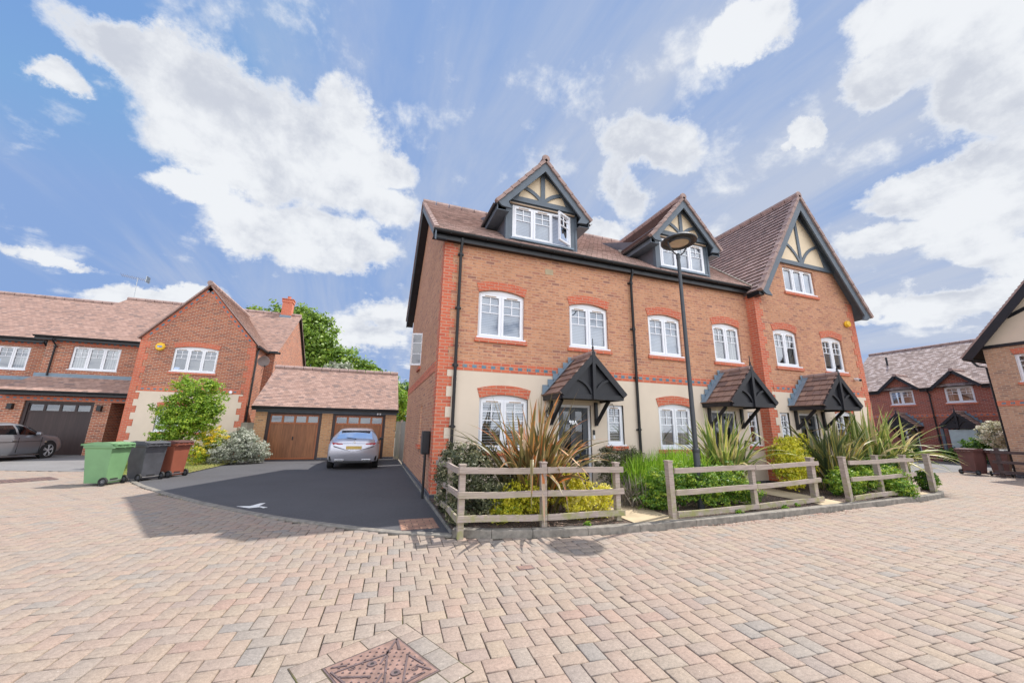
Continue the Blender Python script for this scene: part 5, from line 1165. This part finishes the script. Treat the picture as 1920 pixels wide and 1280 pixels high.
# ---------------------------------------------------------------- cars (x forward, y left, z up; length about 4.4)
def car(label, x, y, head, paint, st, W, name='parked_car'):
    t = thing(name, label, 'car', (x, y, .0), head, local=True)
    st = np.array(st, float); xs = st[:, 0]
    def cr(vals, q):   # smooth interpolation along the length
        i = np.clip(np.searchsorted(xs, q)-1, 0, len(xs)-2); h = xs[i+1]-xs[i]; u = (q-xs[i])/h
        mslope = np.gradient(vals, xs); return ((2*u**3-3*u**2+1)*vals[i]+(u**3-2*u**2+u)*h*mslope[i]+(-2*u**3+3*u**2)*vals[i+1]+(u**3-u**2)*h*mslope[i+1])
    qx = np.linspace(xs[0], xs[-1], 72); P_ = np.stack([cr(st[:, k], qx) for k in range(1, 6)], 1)
    def sect(p):
        zb, zk, zr, w, wr = p; w *= W/1.8/1.0; wr *= W/1.8
        return [(0, zb), (w*.72, zb), (w*.93, zb+.05), (w*.985, zb+.16), (w, (zb+zk)/2+.02), (w*.99, zk-.14), (w*.965, zk-.06), (w*.93, zk), ((w*.93+wr)/2+.02, (zk+zr)/2), (wr+.015, zr-.07), (wr*.93, zr-.025), (wr*.6, zr-.004), (0, zr)]
    m = MB(); prev = None; S = [sect(p) for p in P_]
    for i in range(len(qx)-1):
        for j in range(len(S[0])-1):
            a, b, c, d = S[i][j], S[i+1][j], S[i+1][j+1], S[i][j+1]
            for sg in (1, -1):
                f = [(qx[i], sg*a[0], a[1]), (qx[i+1], sg*b[0], b[1]), (qx[i+1], sg*c[0], c[1]), (qx[i], sg*d[0], d[1])]
                m.face(f if sg < 0 else f[::-1], paint)
    for i, rev in ((0, 1), (-1, 0)):
        r = [(qx[i], a, b) for a, b in S[i]]+[(qx[i], -a, b) for a, b in S[i][-2:0:-1]]
        c = Vector((qx[i], 0, (P_[i][0]+P_[i][2])/2))
        for q in range(len(r)): m.face([c, r[q], r[(q+1) % len(r)]] if not rev else [c, r[(q+1) % len(r)], r[q]], paint)
    body = m.build('body', t, smooth=True)
    def at(q): return sect([np.interp(q, qx, P_[:, k]) for k in range(5)])
    def panel(q0, q1, sg, mat, mb, off=.012, n=8, sl0=0, sl1=0, top_=.85):
        lv = ((7, .15, 0), (8, 0, .45), (8, .5, .72), (8, top_, 1.0))
        for k in range(n):
            G = []
            for u in (k/n, (k+1)/n):
                row = []
                for jj, tt, up_ in lv:
                    q = q0+(q1-q0)*u+(sl0*(1-u)+sl1*u)*up_; s_ = at(q); a, b = s_[jj], s_[jj+1]; row.append(Vector((q, sg*((a[0]*(1-tt)+b[0]*tt)+off), a[1]*(1-tt)+b[1]*tt)))
                G.append(row)
            for i in range(len(lv)-1): mb.face([G[0][i], G[1][i], G[1][i+1], G[0][i+1]], mat)
    return t, body, at, panel
def wheel(P, x, yside, r, sg, rim='metal_grey', w=.2, spokes=5, rr=.72):
    m = MB(); y0 = yside; pr = [(r*rr, 0), (r*.96, .0), (r, -.03), (r, -w+.03), (r*.94, -w), (0, -w)]
    m.lathe([(a, sg*b) for a, b in pr], (x, y0, r), 'rubber', 28, 'y'); wo = m.build('wheel', P, smooth=True)
    m = MB(); m.lathe([(r*rr, sg*.002), (r*rr*.92, sg*-.012), (r*rr*.92, sg*-.06)], (x, y0, r), rim, 28, 'y'); m.lathe([(0, sg*.0), (r*.17, sg*-.002), (r*.19, sg*-.03)], (x, y0, r), rim, 14, 'y')
    for k in range(spokes):
        a = k*2*math.pi/spokes+.3
        for da in (-.16, .16): m.bar((x+.1*r*math.cos(a), y0-sg*.018, r+.1*r*math.sin(a)), (x+r*rr*.96*math.cos(a+da), y0-sg*.014, r+r*rr*.96*math.sin(a+da)), .03, r*.11, rim, (0, 1, 0))
    m.build('rim', wo)
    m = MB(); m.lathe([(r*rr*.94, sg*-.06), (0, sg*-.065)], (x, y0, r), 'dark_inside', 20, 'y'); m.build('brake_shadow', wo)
# silver hatchback seen from behind
stA = [(-2.10, .36, .80, .85, .76, .66), (-2.06, .28, .89, .94, .83, .70), (-1.97, .24, .97, 1.03, .87, .70), (-1.80, .22, .985, 1.16, .89, .66), (-1.55, .20, .985, 1.32, .90, .62), (-1.25, .19, .98, 1.39, .90, .60), (-.5, .18, .96, 1.42, .90, .60), (.3, .18, .94, 1.40, .90, .60), (.8, .18, .92, 1.24, .90, .64), (1.2, .18, .90, 1.0, .895, .72), (1.6, .20, .84, .92, .88, .70), (2.0, .24, .72, .80, .83, .62), (2.18, .36, .60, .64, .70, .5)]
t, body, at, panel = car('silver hatchback parked facing the right garage door, seen from behind', -.60, 17.0, R(90), 'paint_silver', stA, 1.74, 'hatchback_car')
g = MB()
def rear(q0, q1, w0, w1, lift=.012): # piece of rear glass following the body's top line
    n = 6
    for k in range(n):
        u0, u1 = k/n, (k+1)/n; A = q0+(q1-q0)*u0; B = q0+(q1-q0)*u1; za = at(A)[-1][1]+lift; zb = at(B)[-1][1]+lift; wa = w0+(w1-w0)*u0; wb = w0+(w1-w0)*u1
        for a0, a1 in ((-1, -.6), (-.6, 0), (0, .6), (.6, 1)):
            zz = lambda z, f: z-.035*abs(f)**2
            g.face([(A-.01, a0*wa, zz(za, a0)), (A-.01, a1*wa, zz(za, a1)), (B-.01, a1*wb, zz(zb, a1)), (B-.01, a0*wb, zz(zb, a0))], 'glass_car')
rear(-1.93, -1.52, .60, .53); g.build('rear_window', t)
for sg in (1, -1): g = MB(); panel(-1.35, -.15, sg, 'glass_car', g, .012, 8, .15, 0); panel(-.05, .95, sg, 'glass_car', g, .012, 8, 0, -.35); g.build('side_window', t)
m = MB(); m.face([(.80, -.58, 1.245), (.80, .58, 1.245), (1.18, .68, 1.02), (1.18, -.68, 1.02)], 'glass_car'); m.build('windscreen', t)
m = MB(); m.box(-1.63, -1.42, -.50, .50, 1.335, 1.36, 'paint_silver'); m.build('roof_spoiler', t, bevel=.01)
m = MB(); m.tube([(-1.99, -.05, 1.05), (-1.98, .28, 1.1)], .012, 'black_plastic', 5); m.build('wiper', t)
for sg in (-1, 1):
    m = MB(); tp = [(-2.09, .38, .86, .90), (-2.085, .55, .83, .915), (-2.06, .70, .81, .925), (-1.99, .80, .815, .93), (-1.90, .842, .84, .92)]
    for (xa, ya, za, zb_), (xb, yb, zc_, zd) in zip(tp, tp[1:]):
        m.prism([(xa, sg*ya, za), (xb, sg*yb, zc_), (xb, sg*yb, zd), (xa, sg*ya, zb_)], (.06, -sg*.03, 0), 'lamp_red')
    m.build('tail_light', t)
    m = MB(); m.box(-2.11, -2.03, sg*.44-.15, sg*.44+.15, .30, .36, 'chrome'); m.box(-2.113, -2.03, sg*.44-.12, sg*.44+.12, .315, .345, 'black_plastic'); m.build('exhaust_trim', t, bevel=.008)
    m = MB(); m.prism([(-2.085, sg*.70, .32), (-2.05, sg*.78, .32), (-2.04, sg*.79, .52), (-2.07, sg*.74, .46)], (-.015, 0, 0), 'black_plastic'); m.build('bumper_vent', t)
    m = MB(); m.box(.55, .72, sg*.88, sg*1.04, .93, 1.05, 'black_plastic'); m.box(.60, .72, sg*.8, sg*.9, .93, .97, 'black_plastic'); mi_ = m.build('wing_mirror', t, bevel=.02)
    for xx in (-1.32, 1.32): wheel(t, xx, sg*.865, .315, sg, 'alloy')
    m = MB(); [m.lathe([(0, sg*.001), (.36, sg*.001)], (xx, sg*.872, .315), 'dark_inside', 24, 'y') for xx in ()]
m = MB(); m.box(-2.115, -2.02, -.60, .60, .23, .31, 'black_plastic'); m.build('rear_diffuser', t, bevel=.01)
m = MB(); m.box(-2.112, -2.03, -.26, .26, .70, .81, 'plate_yellow'); m.build('number_plate', t, bevel=.003)
m = MB(); m.tube([(-2.07, -.36, .895), (-2.07, .36, .895)], .012, 'chrome', 6); m.lathe([(.0, -.015), (.04, -.015), (.045, .0)], (-2.06, 0, .93), 'chrome', 14, 'x'); m.build('trim_bar', t)
# graphite saloon seen from its right side
stB = [(-2.26, .40, .62, .70, .70, .6), (-2.18, .26, .88, .98, .83, .74), (-1.95, .22, .96, 1.08, .88, .74), (-1.6, .2, .97, 1.11, .90, .72), (-1.35, .19, .965, 1.17, .90, .66), (-.9, .18, .96, 1.36, .90, .58), (-.3, .17, .95, 1.42, .905, .58), (.25, .17, .94, 1.40, .905, .58), (.7, .17, .93, 1.24, .90, .63), (1.08, .18, .92, 1.01, .90, .72), (1.5, .19, .88, .95, .885, .72), (1.95, .22, .78, .87, .86, .66), (2.17, .26, .64, .72, .78, .55), (2.26, .38, .56, .60, .68, .5)]
t, body, at, panel = car('grey saloon car parked facing the brown garage door, cut off by the left edge', -13.72, 20.55, R(86), 'paint_graphite', stB, 1.80, 'saloon_car')
for sg in (1, -1):
    g = MB(); panel(-1.02, -.08, sg, 'glass_car', g, .012, 8, .22, 0); panel(.02, .98, sg, 'glass_car', g, .012, 10, 0, -.45); g.build('side_window', t)
g = MB()
g.face([(-.92, -.55, 1.365), (-.92, .55, 1.365), (-1.36, .62, 1.175), (-1.36, -.62, 1.175)], 'glass_car')
g.build('rear_window', t)
m = MB(); m.face([(.72, -.58, 1.245), (.72, .58, 1.245), (1.06, .66, 1.03), (1.06, -.66, 1.03)], 'glass_car'); m.build('windscreen', t)
for sg in (-1, 1):
    m = MB(); m.box(.60, .74, sg*.90, sg*1.06, .95, 1.06, 'paint_graphite'); m.box(.64, .74, sg*.84, sg*.92, .93, .98, 'black_plastic'); m.build('wing_mirror', t, bevel=.025)
    for xx in (-1.38, 1.38):
        wheel(t, xx, sg*.905, .325, sg, 'alloy')
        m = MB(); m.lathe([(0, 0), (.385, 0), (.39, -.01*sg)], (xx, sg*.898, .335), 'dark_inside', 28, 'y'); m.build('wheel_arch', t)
    m = MB()
    for xx in (-.03, -1.0, .95): m.box(xx-.004, xx+.004, sg*.893, sg*.908, .30, .86, 'dark_inside')
    m.box(-1.3, 1.0, sg*.892, sg*.912, .71, .722, 'dark_inside'); m.build('door_line', t)
    for xx in (-.18, -1.05): m = MB(); m.tube([(xx-.1, sg*.915, .76), (xx+.1, sg*.915, .765)], .016, 'metal_grey', 6); m.build('door_handle', t)
    m = MB(); m.box(1.12, 1.2, sg*.885, sg*.905, .66, .69, 'lamp_diffuser'); m.build('side_repeater', t)
    m = MB(); m.prism([(2.12, sg*.50, .66), (1.95, sg*.80, .72), (1.85, sg*.83, .66), (2.12, sg*.60, .58)], (.06, 0, .01), 'glass'); m.build('headlight', t)
    m = MB(); m.box(-1.0, 1.0, sg*.855, sg*.90, .175, .21, 'metal_grey'); m.build('sill_trim', t)

# ---------------------------------------------------------------- plants
def unit(v): return v/np.maximum(np.linalg.norm(v, axis=1, keepdims=True), 1e-9)
def leafcloud(name, mat, blobs, clumps, per, size, cr=.16, parent=None, up=.35, aspect=.55, shell=.45, seed=None, flat=1.0, tbias=0.0):
    r = np.random.default_rng(seed if seed is not None else random.randrange(1 << 30))
    b = np.array(blobs, float); vol = (b[:, 3]*b[:, 4]*b[:, 5])**(2/3); k = r.choice(len(b), clumps, p=vol/vol.sum())
    d = unit(r.normal(size=(clumps, 3))); rad = r.random(clumps)**shell; c = b[k, :3]+d*b[k, 3:]*rad[:, None]
    cs = cr*(.6+.8*r.random(clumps)); ct = r.normal(.48+tbias, .17, clumps)+.12*d[:, 2]*0
    N = clumps*per; ci = np.repeat(np.arange(clumps), per); o = r.normal(size=(N, 3)); o = unit(o)*(r.random((N, 1))**.5)*cs[ci][:, None]*np.array([1, 1, .7*flat])
    p = c[ci]+o; out = unit(d[ci]*.7+unit(o)*.6+np.array([0, 0, up])); nrm = unit(out+r.normal(size=(N, 3))*.55)
    tg = unit(np.cross(nrm, r.normal(size=(N, 3)))); bt = np.cross(nrm, tg); L_ = size*(.6+.8*r.random(N))[:, None]; w = L_*aspect
    droop = nrm*L_*-.18
    V = np.stack([p-tg*L_*.5, p+bt*w*.5, p+tg*L_*.5+droop, p-bt*w*.5], 1).reshape(-1, 3)
    V[:, 2] = np.maximum(V[:, 2], .02)
    F = np.arange(N*4).reshape(-1, 4); t = np.clip(ct[ci]+r.normal(0, .16, N), 0, 1)
    return np_mesh(name, V, F, mat, parent, t)
def shrub(label, mat, blobs, clumps, per, size, cr=.13, cat='shrub', name='shrub', group=None, **kw):
    o = leafcloud(name, mat, blobs, clumps, per, size, cr, **kw); return tag(o, label, cat, group)
def tree(label, x, y, h, blobs, mat, clumps, per, size, cr, tr=.08, name='tree', group=None, z0=0, **kw):
    t = thing(name, label, 'tree', (x, y, z0), group=group); m = MB(); b = np.array(blobs)
    cen = b[:, :3].mean(0); m.tube([(x, y, z0), (x+.02, y, z0+h*.3), (cen[0], cen[1], z0+h*.62), (cen[0], cen[1], z0+h*.85)], [tr, tr*.8, tr*.55, tr*.2], 'bark', 8)
    for q in blobs:
        s_ = Vector((x, y, z0+h*random.uniform(.22, .45))); e = Vector(q[:3]); md_ = s_.lerp(e, .5)+Vector((0, 0, -.03*h)); m.tube([s_, md_, e, e+Vector((random.uniform(-.3, .3)*q[3], 0, q[5]*.6))], [tr*.45, tr*.3, tr*.16, tr*.05], 'bark', 6)
    m.build('trunk', t, smooth=True); leafcloud('crown', mat, blobs, clumps, per, size, cr, parent=t, **kw); return t
def blades(name, mat, x, y, n, L, spread, wid, z0=.1, parent=None, seed=1, droop=1.0, tshift=0, lean=(0, 0), base=.12, az=None, up0=.95, bent=.12):
    r = np.random.default_rng(seed); S = 9; V = []; F = []; T = []
    for i in range(n):
        a = r.uniform(0, 2*math.pi) if az is None else r.uniform(*az); l = L*r.uniform(.55, 1.05); inc = r.beta(1.5, 1.5)*spread; w = wid*r.uniform(.7, 1.2)
        p = np.array([x+base*r.normal(), y+base*r.normal(), z0]); dh = np.array([math.cos(a), math.sin(a), 0])+np.array([lean[0], lean[1], 0]); dh /= np.linalg.norm(dh)
        side = np.array([-dh[1], dh[0], 0]); ang = R(90)-inc*.55; fold = r.random() < bent; ft = r.integers(4, 7); base_i = len(V); tt = np.clip(r.normal(.45+tshift, .22), 0, 1)
        tw = r.normal(0, .25)
        for s in range(S+1):
            u = s/S; ww = w*(.55+.45*min(1, u*5))*(1-max(0, (u-.45)/.55)**1.7)+.001
            d = dh*math.cos(ang)+np.array([0, 0, math.sin(ang)]); nrm = np.cross(side, d); sv = side*math.cos(tw)+nrm*math.sin(tw)
            for q, e in ((-1, .35), (-.62, .12), (.62, .12), (1, .35)): V.append(p+sv*ww*.5*q-nrm*ww*.5*e*-1*.8)
            if s < S:
                p = p+d*l/S; ang -= (inc*.13+droop*.05*inc)*(.4+1.6*u)*(l/L)
                if fold and s == ft: ang -= R(r.uniform(70, 130))
                ang = max(ang, R(-82))
                if p[2] < .1: p[2] = .1
        for s in range(S):
            b = base_i+s*4
            for q in range(3): F.append((b+q, b+q+1, b+q+5, b+q+4)); T.append(np.clip(tt+(.28 if q != 1 else 0)+(.25 if fold and s > ft else 0)+.04*s*(r.random()-.3), 0, 1))
    return np_mesh(name, np.array(V), np.array(F), mat, parent, np.array(T))
FX = 'flax clumps with long strap leaves'
def flax(label, *a, **k): return tag(blades('flax_plant', *a, **k), label, 'flax plant', FX)
o1 = flax('bronze and orange flax with long upright and bent strap leaves behind the first garden fence', 'blade_bronze', 2.75, 6.38, 200, 2.1, 1.22, .088, seed=5, tshift=-.02, base=.17, bent=.15, droop=.7)
flax('green and yellow striped flax at the foot of the street lamp', 'blade_green', 7.75, 6.95, 170, 1.95, 1.15, .075, seed=8, tshift=.08, base=.14, bent=.08, lean=(.15, 0))
flax('olive flax with upright leaves and hanging dead blades left of the last fence', 'blade_olive', 11.35, 6.8, 120, 1.95, .95, .09, seed=11, tshift=.02, base=.13, bent=.14)
flax('large arching green and cream flax overhanging the rounded bed end', 'blade_green', 14.0, 7.4, 210, 2.35, 1.45, .085, seed=14, tshift=.08, base=.26, bent=.05, lean=(.45, -.2))
# shrubs of the front beds
shrub('dark green leafy shrub at the bed corner behind the side fence', 'leaf_dark', [(1.55, 6.75, .70, .48, .7, .58), (1.5, 7.5, .75, .32, .6, .5), (1.75, 6.1, .40, .42, .35, .34), (2.2, 6.4, .5, .45, .4, .4), (2.0, 7.3, .9, .4, .35, .35)], 620, 22, .050, .11, tbias=.02)
shrub('dark shrub spilling over the low corner kerb beside the driveway', 'leaf_dark', [(1.32, 6.1, .25, .16, .4, .2), (1.3, 6.9, .25, .14, .4, .22)], 130, 20, .045, .08)
shrub('yellow green shrub in front of the bronze flax, left of the middle fence post', 'leaf_yellow', [(2.22, 5.95, .38, .32, .25, .30), (2.55, 6.1, .45, .28, .28, .32), (1.95, 5.9, .28, .2, .2, .2)], 300, 24, .042, .08, tbias=-.02)
shrub('bright golden shrub right of the middle fence post before the black front door', 'leaf_yellow', [(3.0, 6.2, .62, .38, .32, .36), (3.35, 6.05, .50, .30, .3, .34), (3.1, 6.6, .78, .3, .3, .25)], 420, 24, .038, .08, tbias=.12)
shrub('pale variegated shrub at the right end of the first fence', 'leaf_yellow', [(3.35, 5.85, .30, .34, .2, .22), (3.75, 5.85, .36, .22, .2, .28)], 260, 22, .036, .07, tbias=.2)
shrub('dark olive shrub below the small window right of the numbered door', 'leaf_dark', [(5.15, 7.5, .72, .5, .4, .45), (5.7, 7.6, .78, .4, .35, .42), (4.9, 7.0, .5, .25, .3, .4)], 420, 22, .045, .10, tbias=.06)
o = blades('lavender', 'leaf_lavender', 4.92, 6.55, 420, .62, 1.5, .014, seed=21, base=.14, droop=.3, bent=0); tag(o, 'grey woody lavender bush beside the path with drying stems', 'lavender')
V0 = [blades('tmp', 'leaf_lime', 5.2+.35*i, 6.75+.1*(i % 2), 330, .78+.04*i, .75, .016, seed=30+i, base=.20, droop=.2, bent=0, z0=.30) for i in range(5)]
def join(objs, name, label, cat):
    vs, fs, ts, off = [], [], [], 0
    for o in objs:
        me = o.data; v = np.empty(len(me.vertices)*3, np.float32); me.vertices.foreach_get('co', v); f = np.empty(len(me.loops), np.int32); me.loops.foreach_get('vertex_index', f); tt = np.empty(len(me.polygons), np.float32); me.attributes['tint'].data.foreach_get('value', tt)
        vs.append(v.reshape(-1, 3)); fs.append(f.reshape(-1, 4)+off); ts.append(tt); off += len(me.vertices); mat = me.materials[0].name; bpy.data.objects.remove(o)
    return tag(np_mesh(name, np.concatenate(vs), np.concatenate(fs), mat, None, np.concatenate(ts)), label, cat)
join(V0, 'feathery_shrub', 'fresh lime green feathery shrub with upright needle shoots below the ground floor window', 'shrub')
hb = [(5.2+.42*i, 6.02+.05*math.sin(i*2), .50+.04*math.sin(i*1.7), .34, .38, .42) for i in range(5)]
shrub('dense green low hedge filling the bed behind the second fence', 'leaf_hedge', hb+[(4.95, 6.2, .32, .3, .4, .26), (7.25, 6.0, .35, .3, .28, .25)], 950, 24, .042, .09, flat=.6, tbias=.10, name='hedge', cat='hedge')
shrub('yellow topped shrub under the windowsill left of the last front door', 'leaf_yellow', [(10.0, 7.0, 1.0, .42, .4, .45), (10.4, 7.1, .75, .55, .4, .55), (9.9, 6.9, .6, .35, .35, .45), (10.75, 7.2, 1.15, .3, .3, .35)], 620, 22, .055, .11, tbias=.0)
shrub('low green juniper growing through the last fence', 'leaf_hedge', [(10.6, 6.15, .40, .5, .28, .34), (11.4, 6.2, .45, .5, .28, .30), (12.2, 6.1, .42, .5, .3, .32), (12.0, 5.75, .25, .35, .2, .2)], 620, 24, .048, .10, flat=.5, tbias=.2)
shrub('dark green mound behind the lone post at the bed end', 'leaf_hedge', [(12.9, 6.8, .5, .45, .4, .45), (13.6, 6.7, .4, .4, .4, .35)], 260, 22, .045, .10, tbias=-.15)
shrub('small spiky green bush right of the lone post', 'leaf_hedge', [(14.15, 6.25, .32, .25, .24, .26)], 150, 24, .05, .07, tbias=-.02)
for i, (x, y) in enumerate(((6.3, 5.42), (7.6, 5.5), (8.1, 5.62), (3.2, 5.4))): shrub(('tiny weed tuft under the second fence near its middle post', 'tiny weed tuft under the second fence, halfway to its right end', 'tiny weed tuft near the right end of the second fence', 'tiny weed tuft at the kerb below the first fence')[i], 'leaf_lime', [(x, y, .11, .07, .05, .04)], 12, 14, .03, .03, cat='weed', name='weed')
shrub('small leafy plant by the bare soil left of the second path', 'leaf_lime', [(8.0, 6.6, .18, .3, .15, .08)], 50, 16, .035, .06, cat='plant', name='ground_plant')
# garden on the left
tree('small bright green acer tree before the steep gabled house', -6.45, 17.6, 3.5, [(-6.5, 17.4, 2.6, .85, .7, .62), (-6.95, 17.3, 2.0, .65, .6, .55), (-6.0, 17.3, 2.3, .62, .6, .62), (-6.5, 17.2, 1.4, .85, .7, .55), (-6.95, 17.2, 1.05, .5, .5, .3), (-6.1, 17.2, 1.75, .65, .6, .6), (-6.9, 17.2, 1.6, .5, .5, .5), (-5.75, 17.2, 1.9, .35, .4, .45), (-6.75, 17.4, 3.0, .35, .3, .35), (-5.9, 17.3, 2.95, .28, .3, .32)], 'leaf_bright', 760, 26, .08, .17, tr=.05, name='acer_tree', shell=.6, flat=.85)
fb = shrub('bush covered with yellow flowers between the acer and the silver bush', 'leaf_gold', [(-5.75, 17.6, .85, .55, .4, .6), (-5.95, 17.3, .45, .4, .4, .4)], 260, 22, .06, .12, tbias=-.05, name='flowering_bush', cat='bush')
o = leafcloud('flower_heads', 'flower_yellow', [(-5.6, 17.35, 1.15, .5, .35, .4), (-5.75, 17.2, .75, .35, .25, .35)], 60, 12, .05, .07, parent=fb)
shrub('rounded silver grey bush at the left edge of the garage forecourt', 'leaf_silver', [(-4.85, 17.9, .62, .75, .6, .62), (-4.3, 18.1, .45, .5, .5, .42), (-5.4, 17.5, .5, .5, .4, .48), (-4.9, 18.2, 1.0, .5, .45, .38)], 900, 22, .065, .12, tbias=.12, name='silver_bush', cat='bush')
o = blades('garden_grass', 'grass', -6.3, 15.8, 10, .1, 1, .01); bpy.data.objects.remove(o)
def grass(name, poly, n, h, z, label=None):
    P_ = np.array(poly); lo, hi = P_.min(0), P_.max(0); q = rng.uniform(lo, hi, (n*3, 2)); q = q[inside(q[:, 0], q[:, 1], poly)][:n]; k = len(q); a = rng.uniform(0, 6.28, k); hh = h*rng.uniform(.4, 1.2, k); w = .004
    dx, dy = np.cos(a)*w, np.sin(a)*w; lx, ly = rng.normal(0, .4, k)*hh, rng.normal(0, .4, k)*hh
    V = np.stack([np.stack([q[:, 0]-dx, q[:, 1]-dy, np.full(k, z)], 1), np.stack([q[:, 0]+dx, q[:, 1]+dy, np.full(k, z)], 1), np.stack([q[:, 0]+lx, q[:, 1]+ly, z+hh], 1)], 1).reshape(-1, 3)
    fx_ = np.clip((q[:, 0]+7)*.2+rng.normal(.3, .25, k), 0, 1); o = np_mesh(name, V, np.arange(k*3).reshape(-1, 3), 'grass', None, fx_); tag(o, label, 'grass', kind='stuff')
grass('grass', [(-5.25, 14.6), (-5.1, 17.8), (-4.8, 20.3), (-10.4, 21.9), (-8.5, 17.4), (-8.2, 15.8), (-7.4, 15.3), (-6.6, 14.3), (-5.6, 14.0)], 26000, .07, .03, 'short dry lawn grass behind the bins')
# woodland behind the garages
TG = 'leafy trees behind the garages'
tree('tallest broad green tree behind the chimney', -9, 40, 13, [(-9.5, 40, 10.3, 3.0, 2.2, 2.4), (-6.5, 40, 10.0, 2.3, 2.2, 2.4), (-11.8, 40, 9.8, 1.8, 1.6, 2.0), (-7.5, 40, 11.6, 1.4, 1.4, 1.2), (-8, 40, 7.5, 4, 2, 2.8), (-5.2, 39.5, 7.6, 1.6, 1.6, 2.5)], 'leaf_tree', 900, 24, .36, .75, tr=.35, group=TG, shell=.4)
tree('mid height green tree over the middle of the garage roof', -3.5, 39, 9, [(-3.4, 39, 7.0, 1.9, 1.6, 1.9), (-1.6, 39, 6.2, 1.6, 1.6, 1.8), (-4.8, 38.6, 5.6, 1.8, 1.6, 2.2)], 'leaf_tree', 420, 24, .32, .65, tr=.22, group=TG, shell=.4, tbias=.08)
tree('pale green tree low behind the garage ridge', -3.0, 34, 7, [(-3.1, 34, 5.4, 1.4, 1.2, 1.3), (-4.2, 34, 4.6, 1.2, 1.1, 1.3), (-1.9, 34, 4.5, 1.2, 1.1, 1.2)], 'leaf_silver', 260, 24, .24, .5, tr=.16, group=TG, tbias=-.1)
tree('dark green tree beside the right end of the garage roof', .3, 41, 7.5, [(.2, 41, 5.9, 2.0, 1.6, 1.3), (-1.2, 41, 6.4, 1.6, 1.5, 1.4), (2.2, 41, 4.6, 1.9, 1.6, 1.5)], 'leaf_tree', 420, 24, .30, .6, tr=.2, group=TG, tbias=-.12)
tree('bright green tree filling the gap between garage and terrace', 1.7, 27, 4.2, [(1.5, 27, 3.2, .8, .8, .8), (1.9, 27, 2.2, .9, .8, .9), (1.2, 27, 1.6, .7, .7, .8)], 'leaf_bright', 220, 24, .14, .3, tr=.09, group=TG, tbias=-.05)
# far right gardens
shrub('white flowering dome shaped bush above the maroon bins', 'leaf_variegated', [(25.0, 8.45, 1.55, .55, .62, .62), (25.1, 8.2, 1.25, .5, .5, .5)], 420, 24, .085, .13, tbias=.2, name='white_bush', cat='bush')
shrub('dark green bush reaching left from under the white flowering bush', 'leaf_hedge', [(25.3, 9.2, 1.15, .4, .5, .3), (25.1, 8.8, .85, .4, .45, .4), (25, 8.3, .7, .4, .4, .4)], 240, 22, .08, .13, tbias=-.08)
shrub('low green planting before the pale porch screen', 'leaf_hedge', [(30.3, 11.6, .5, .5, 1.0, .5), (30.4, 10.3, .55, .5, .9, .5)], 300, 22, .10, .18, tbias=-.12)
shrub('low dark planting with pink blooms before the far dark porch', 'leaf_hedge', [(30.5, 13.9, .4, .4, .8, .4), (30.5, 15.2, .45, .4, .7, .5)], 180, 22, .10, .18, tbias=-.18)
# fallen leaves and bark chips
def litter(name, poly, n, size, z, mat='litter', label='', zspread=.004):
    P_ = np.array(poly); lo, hi = P_.min(0), P_.max(0); q = rng.uniform(lo, hi, (n*4, 2)); q = q[inside(q[:, 0], q[:, 1], poly)][:n]; k = len(q); a = rng.uniform(0, 6.28, k); s_ = size*rng.uniform(.5, 1.3, k)
    c, s = np.cos(a), np.sin(a); V = []
    for u, v in ((-1, 0), (0, -.45), (1, 0), (0, .45)): V.append(np.stack([q[:, 0]+(c*u-s*v)*s_, q[:, 1]+(s*u+c*v)*s_, z+rng.uniform(.001, zspread+size*.6, k)], 1))
    V = np.stack(V, 1).reshape(-1, 3); o = np_mesh(name, V, np.arange(k*4).reshape(-1, 4), mat, None, rng.random(k)); tag(o, label, 'litter', kind='stuff')
litter('bark_chips', BED, 9000, .014, .083, 'bark_chip' if 'bark_chip' in MATS else 'litter', 'bark chips and dead leaves covering the planting bed')
litter('fallen_leaves', [(4.6, 5.17), (7, 5.24), (9.5, 5.4), (9.5, 5.18), (7, 5.0), (5.2, 5.05)], 420, .016, .002, 'litter', 'dry leaves gathered in the gutter below the kerb')
grass('kerb_moss', [(-4.2, 10.66), (-1.9, 7.99), (-.6, 6.82), (.4, 6.03), (.4, 5.99), (-.62, 6.78), (-1.94, 7.93), (-4.26, 10.6)], 260, .03, 0, 'thin weeds and moss along the driveway kerb')
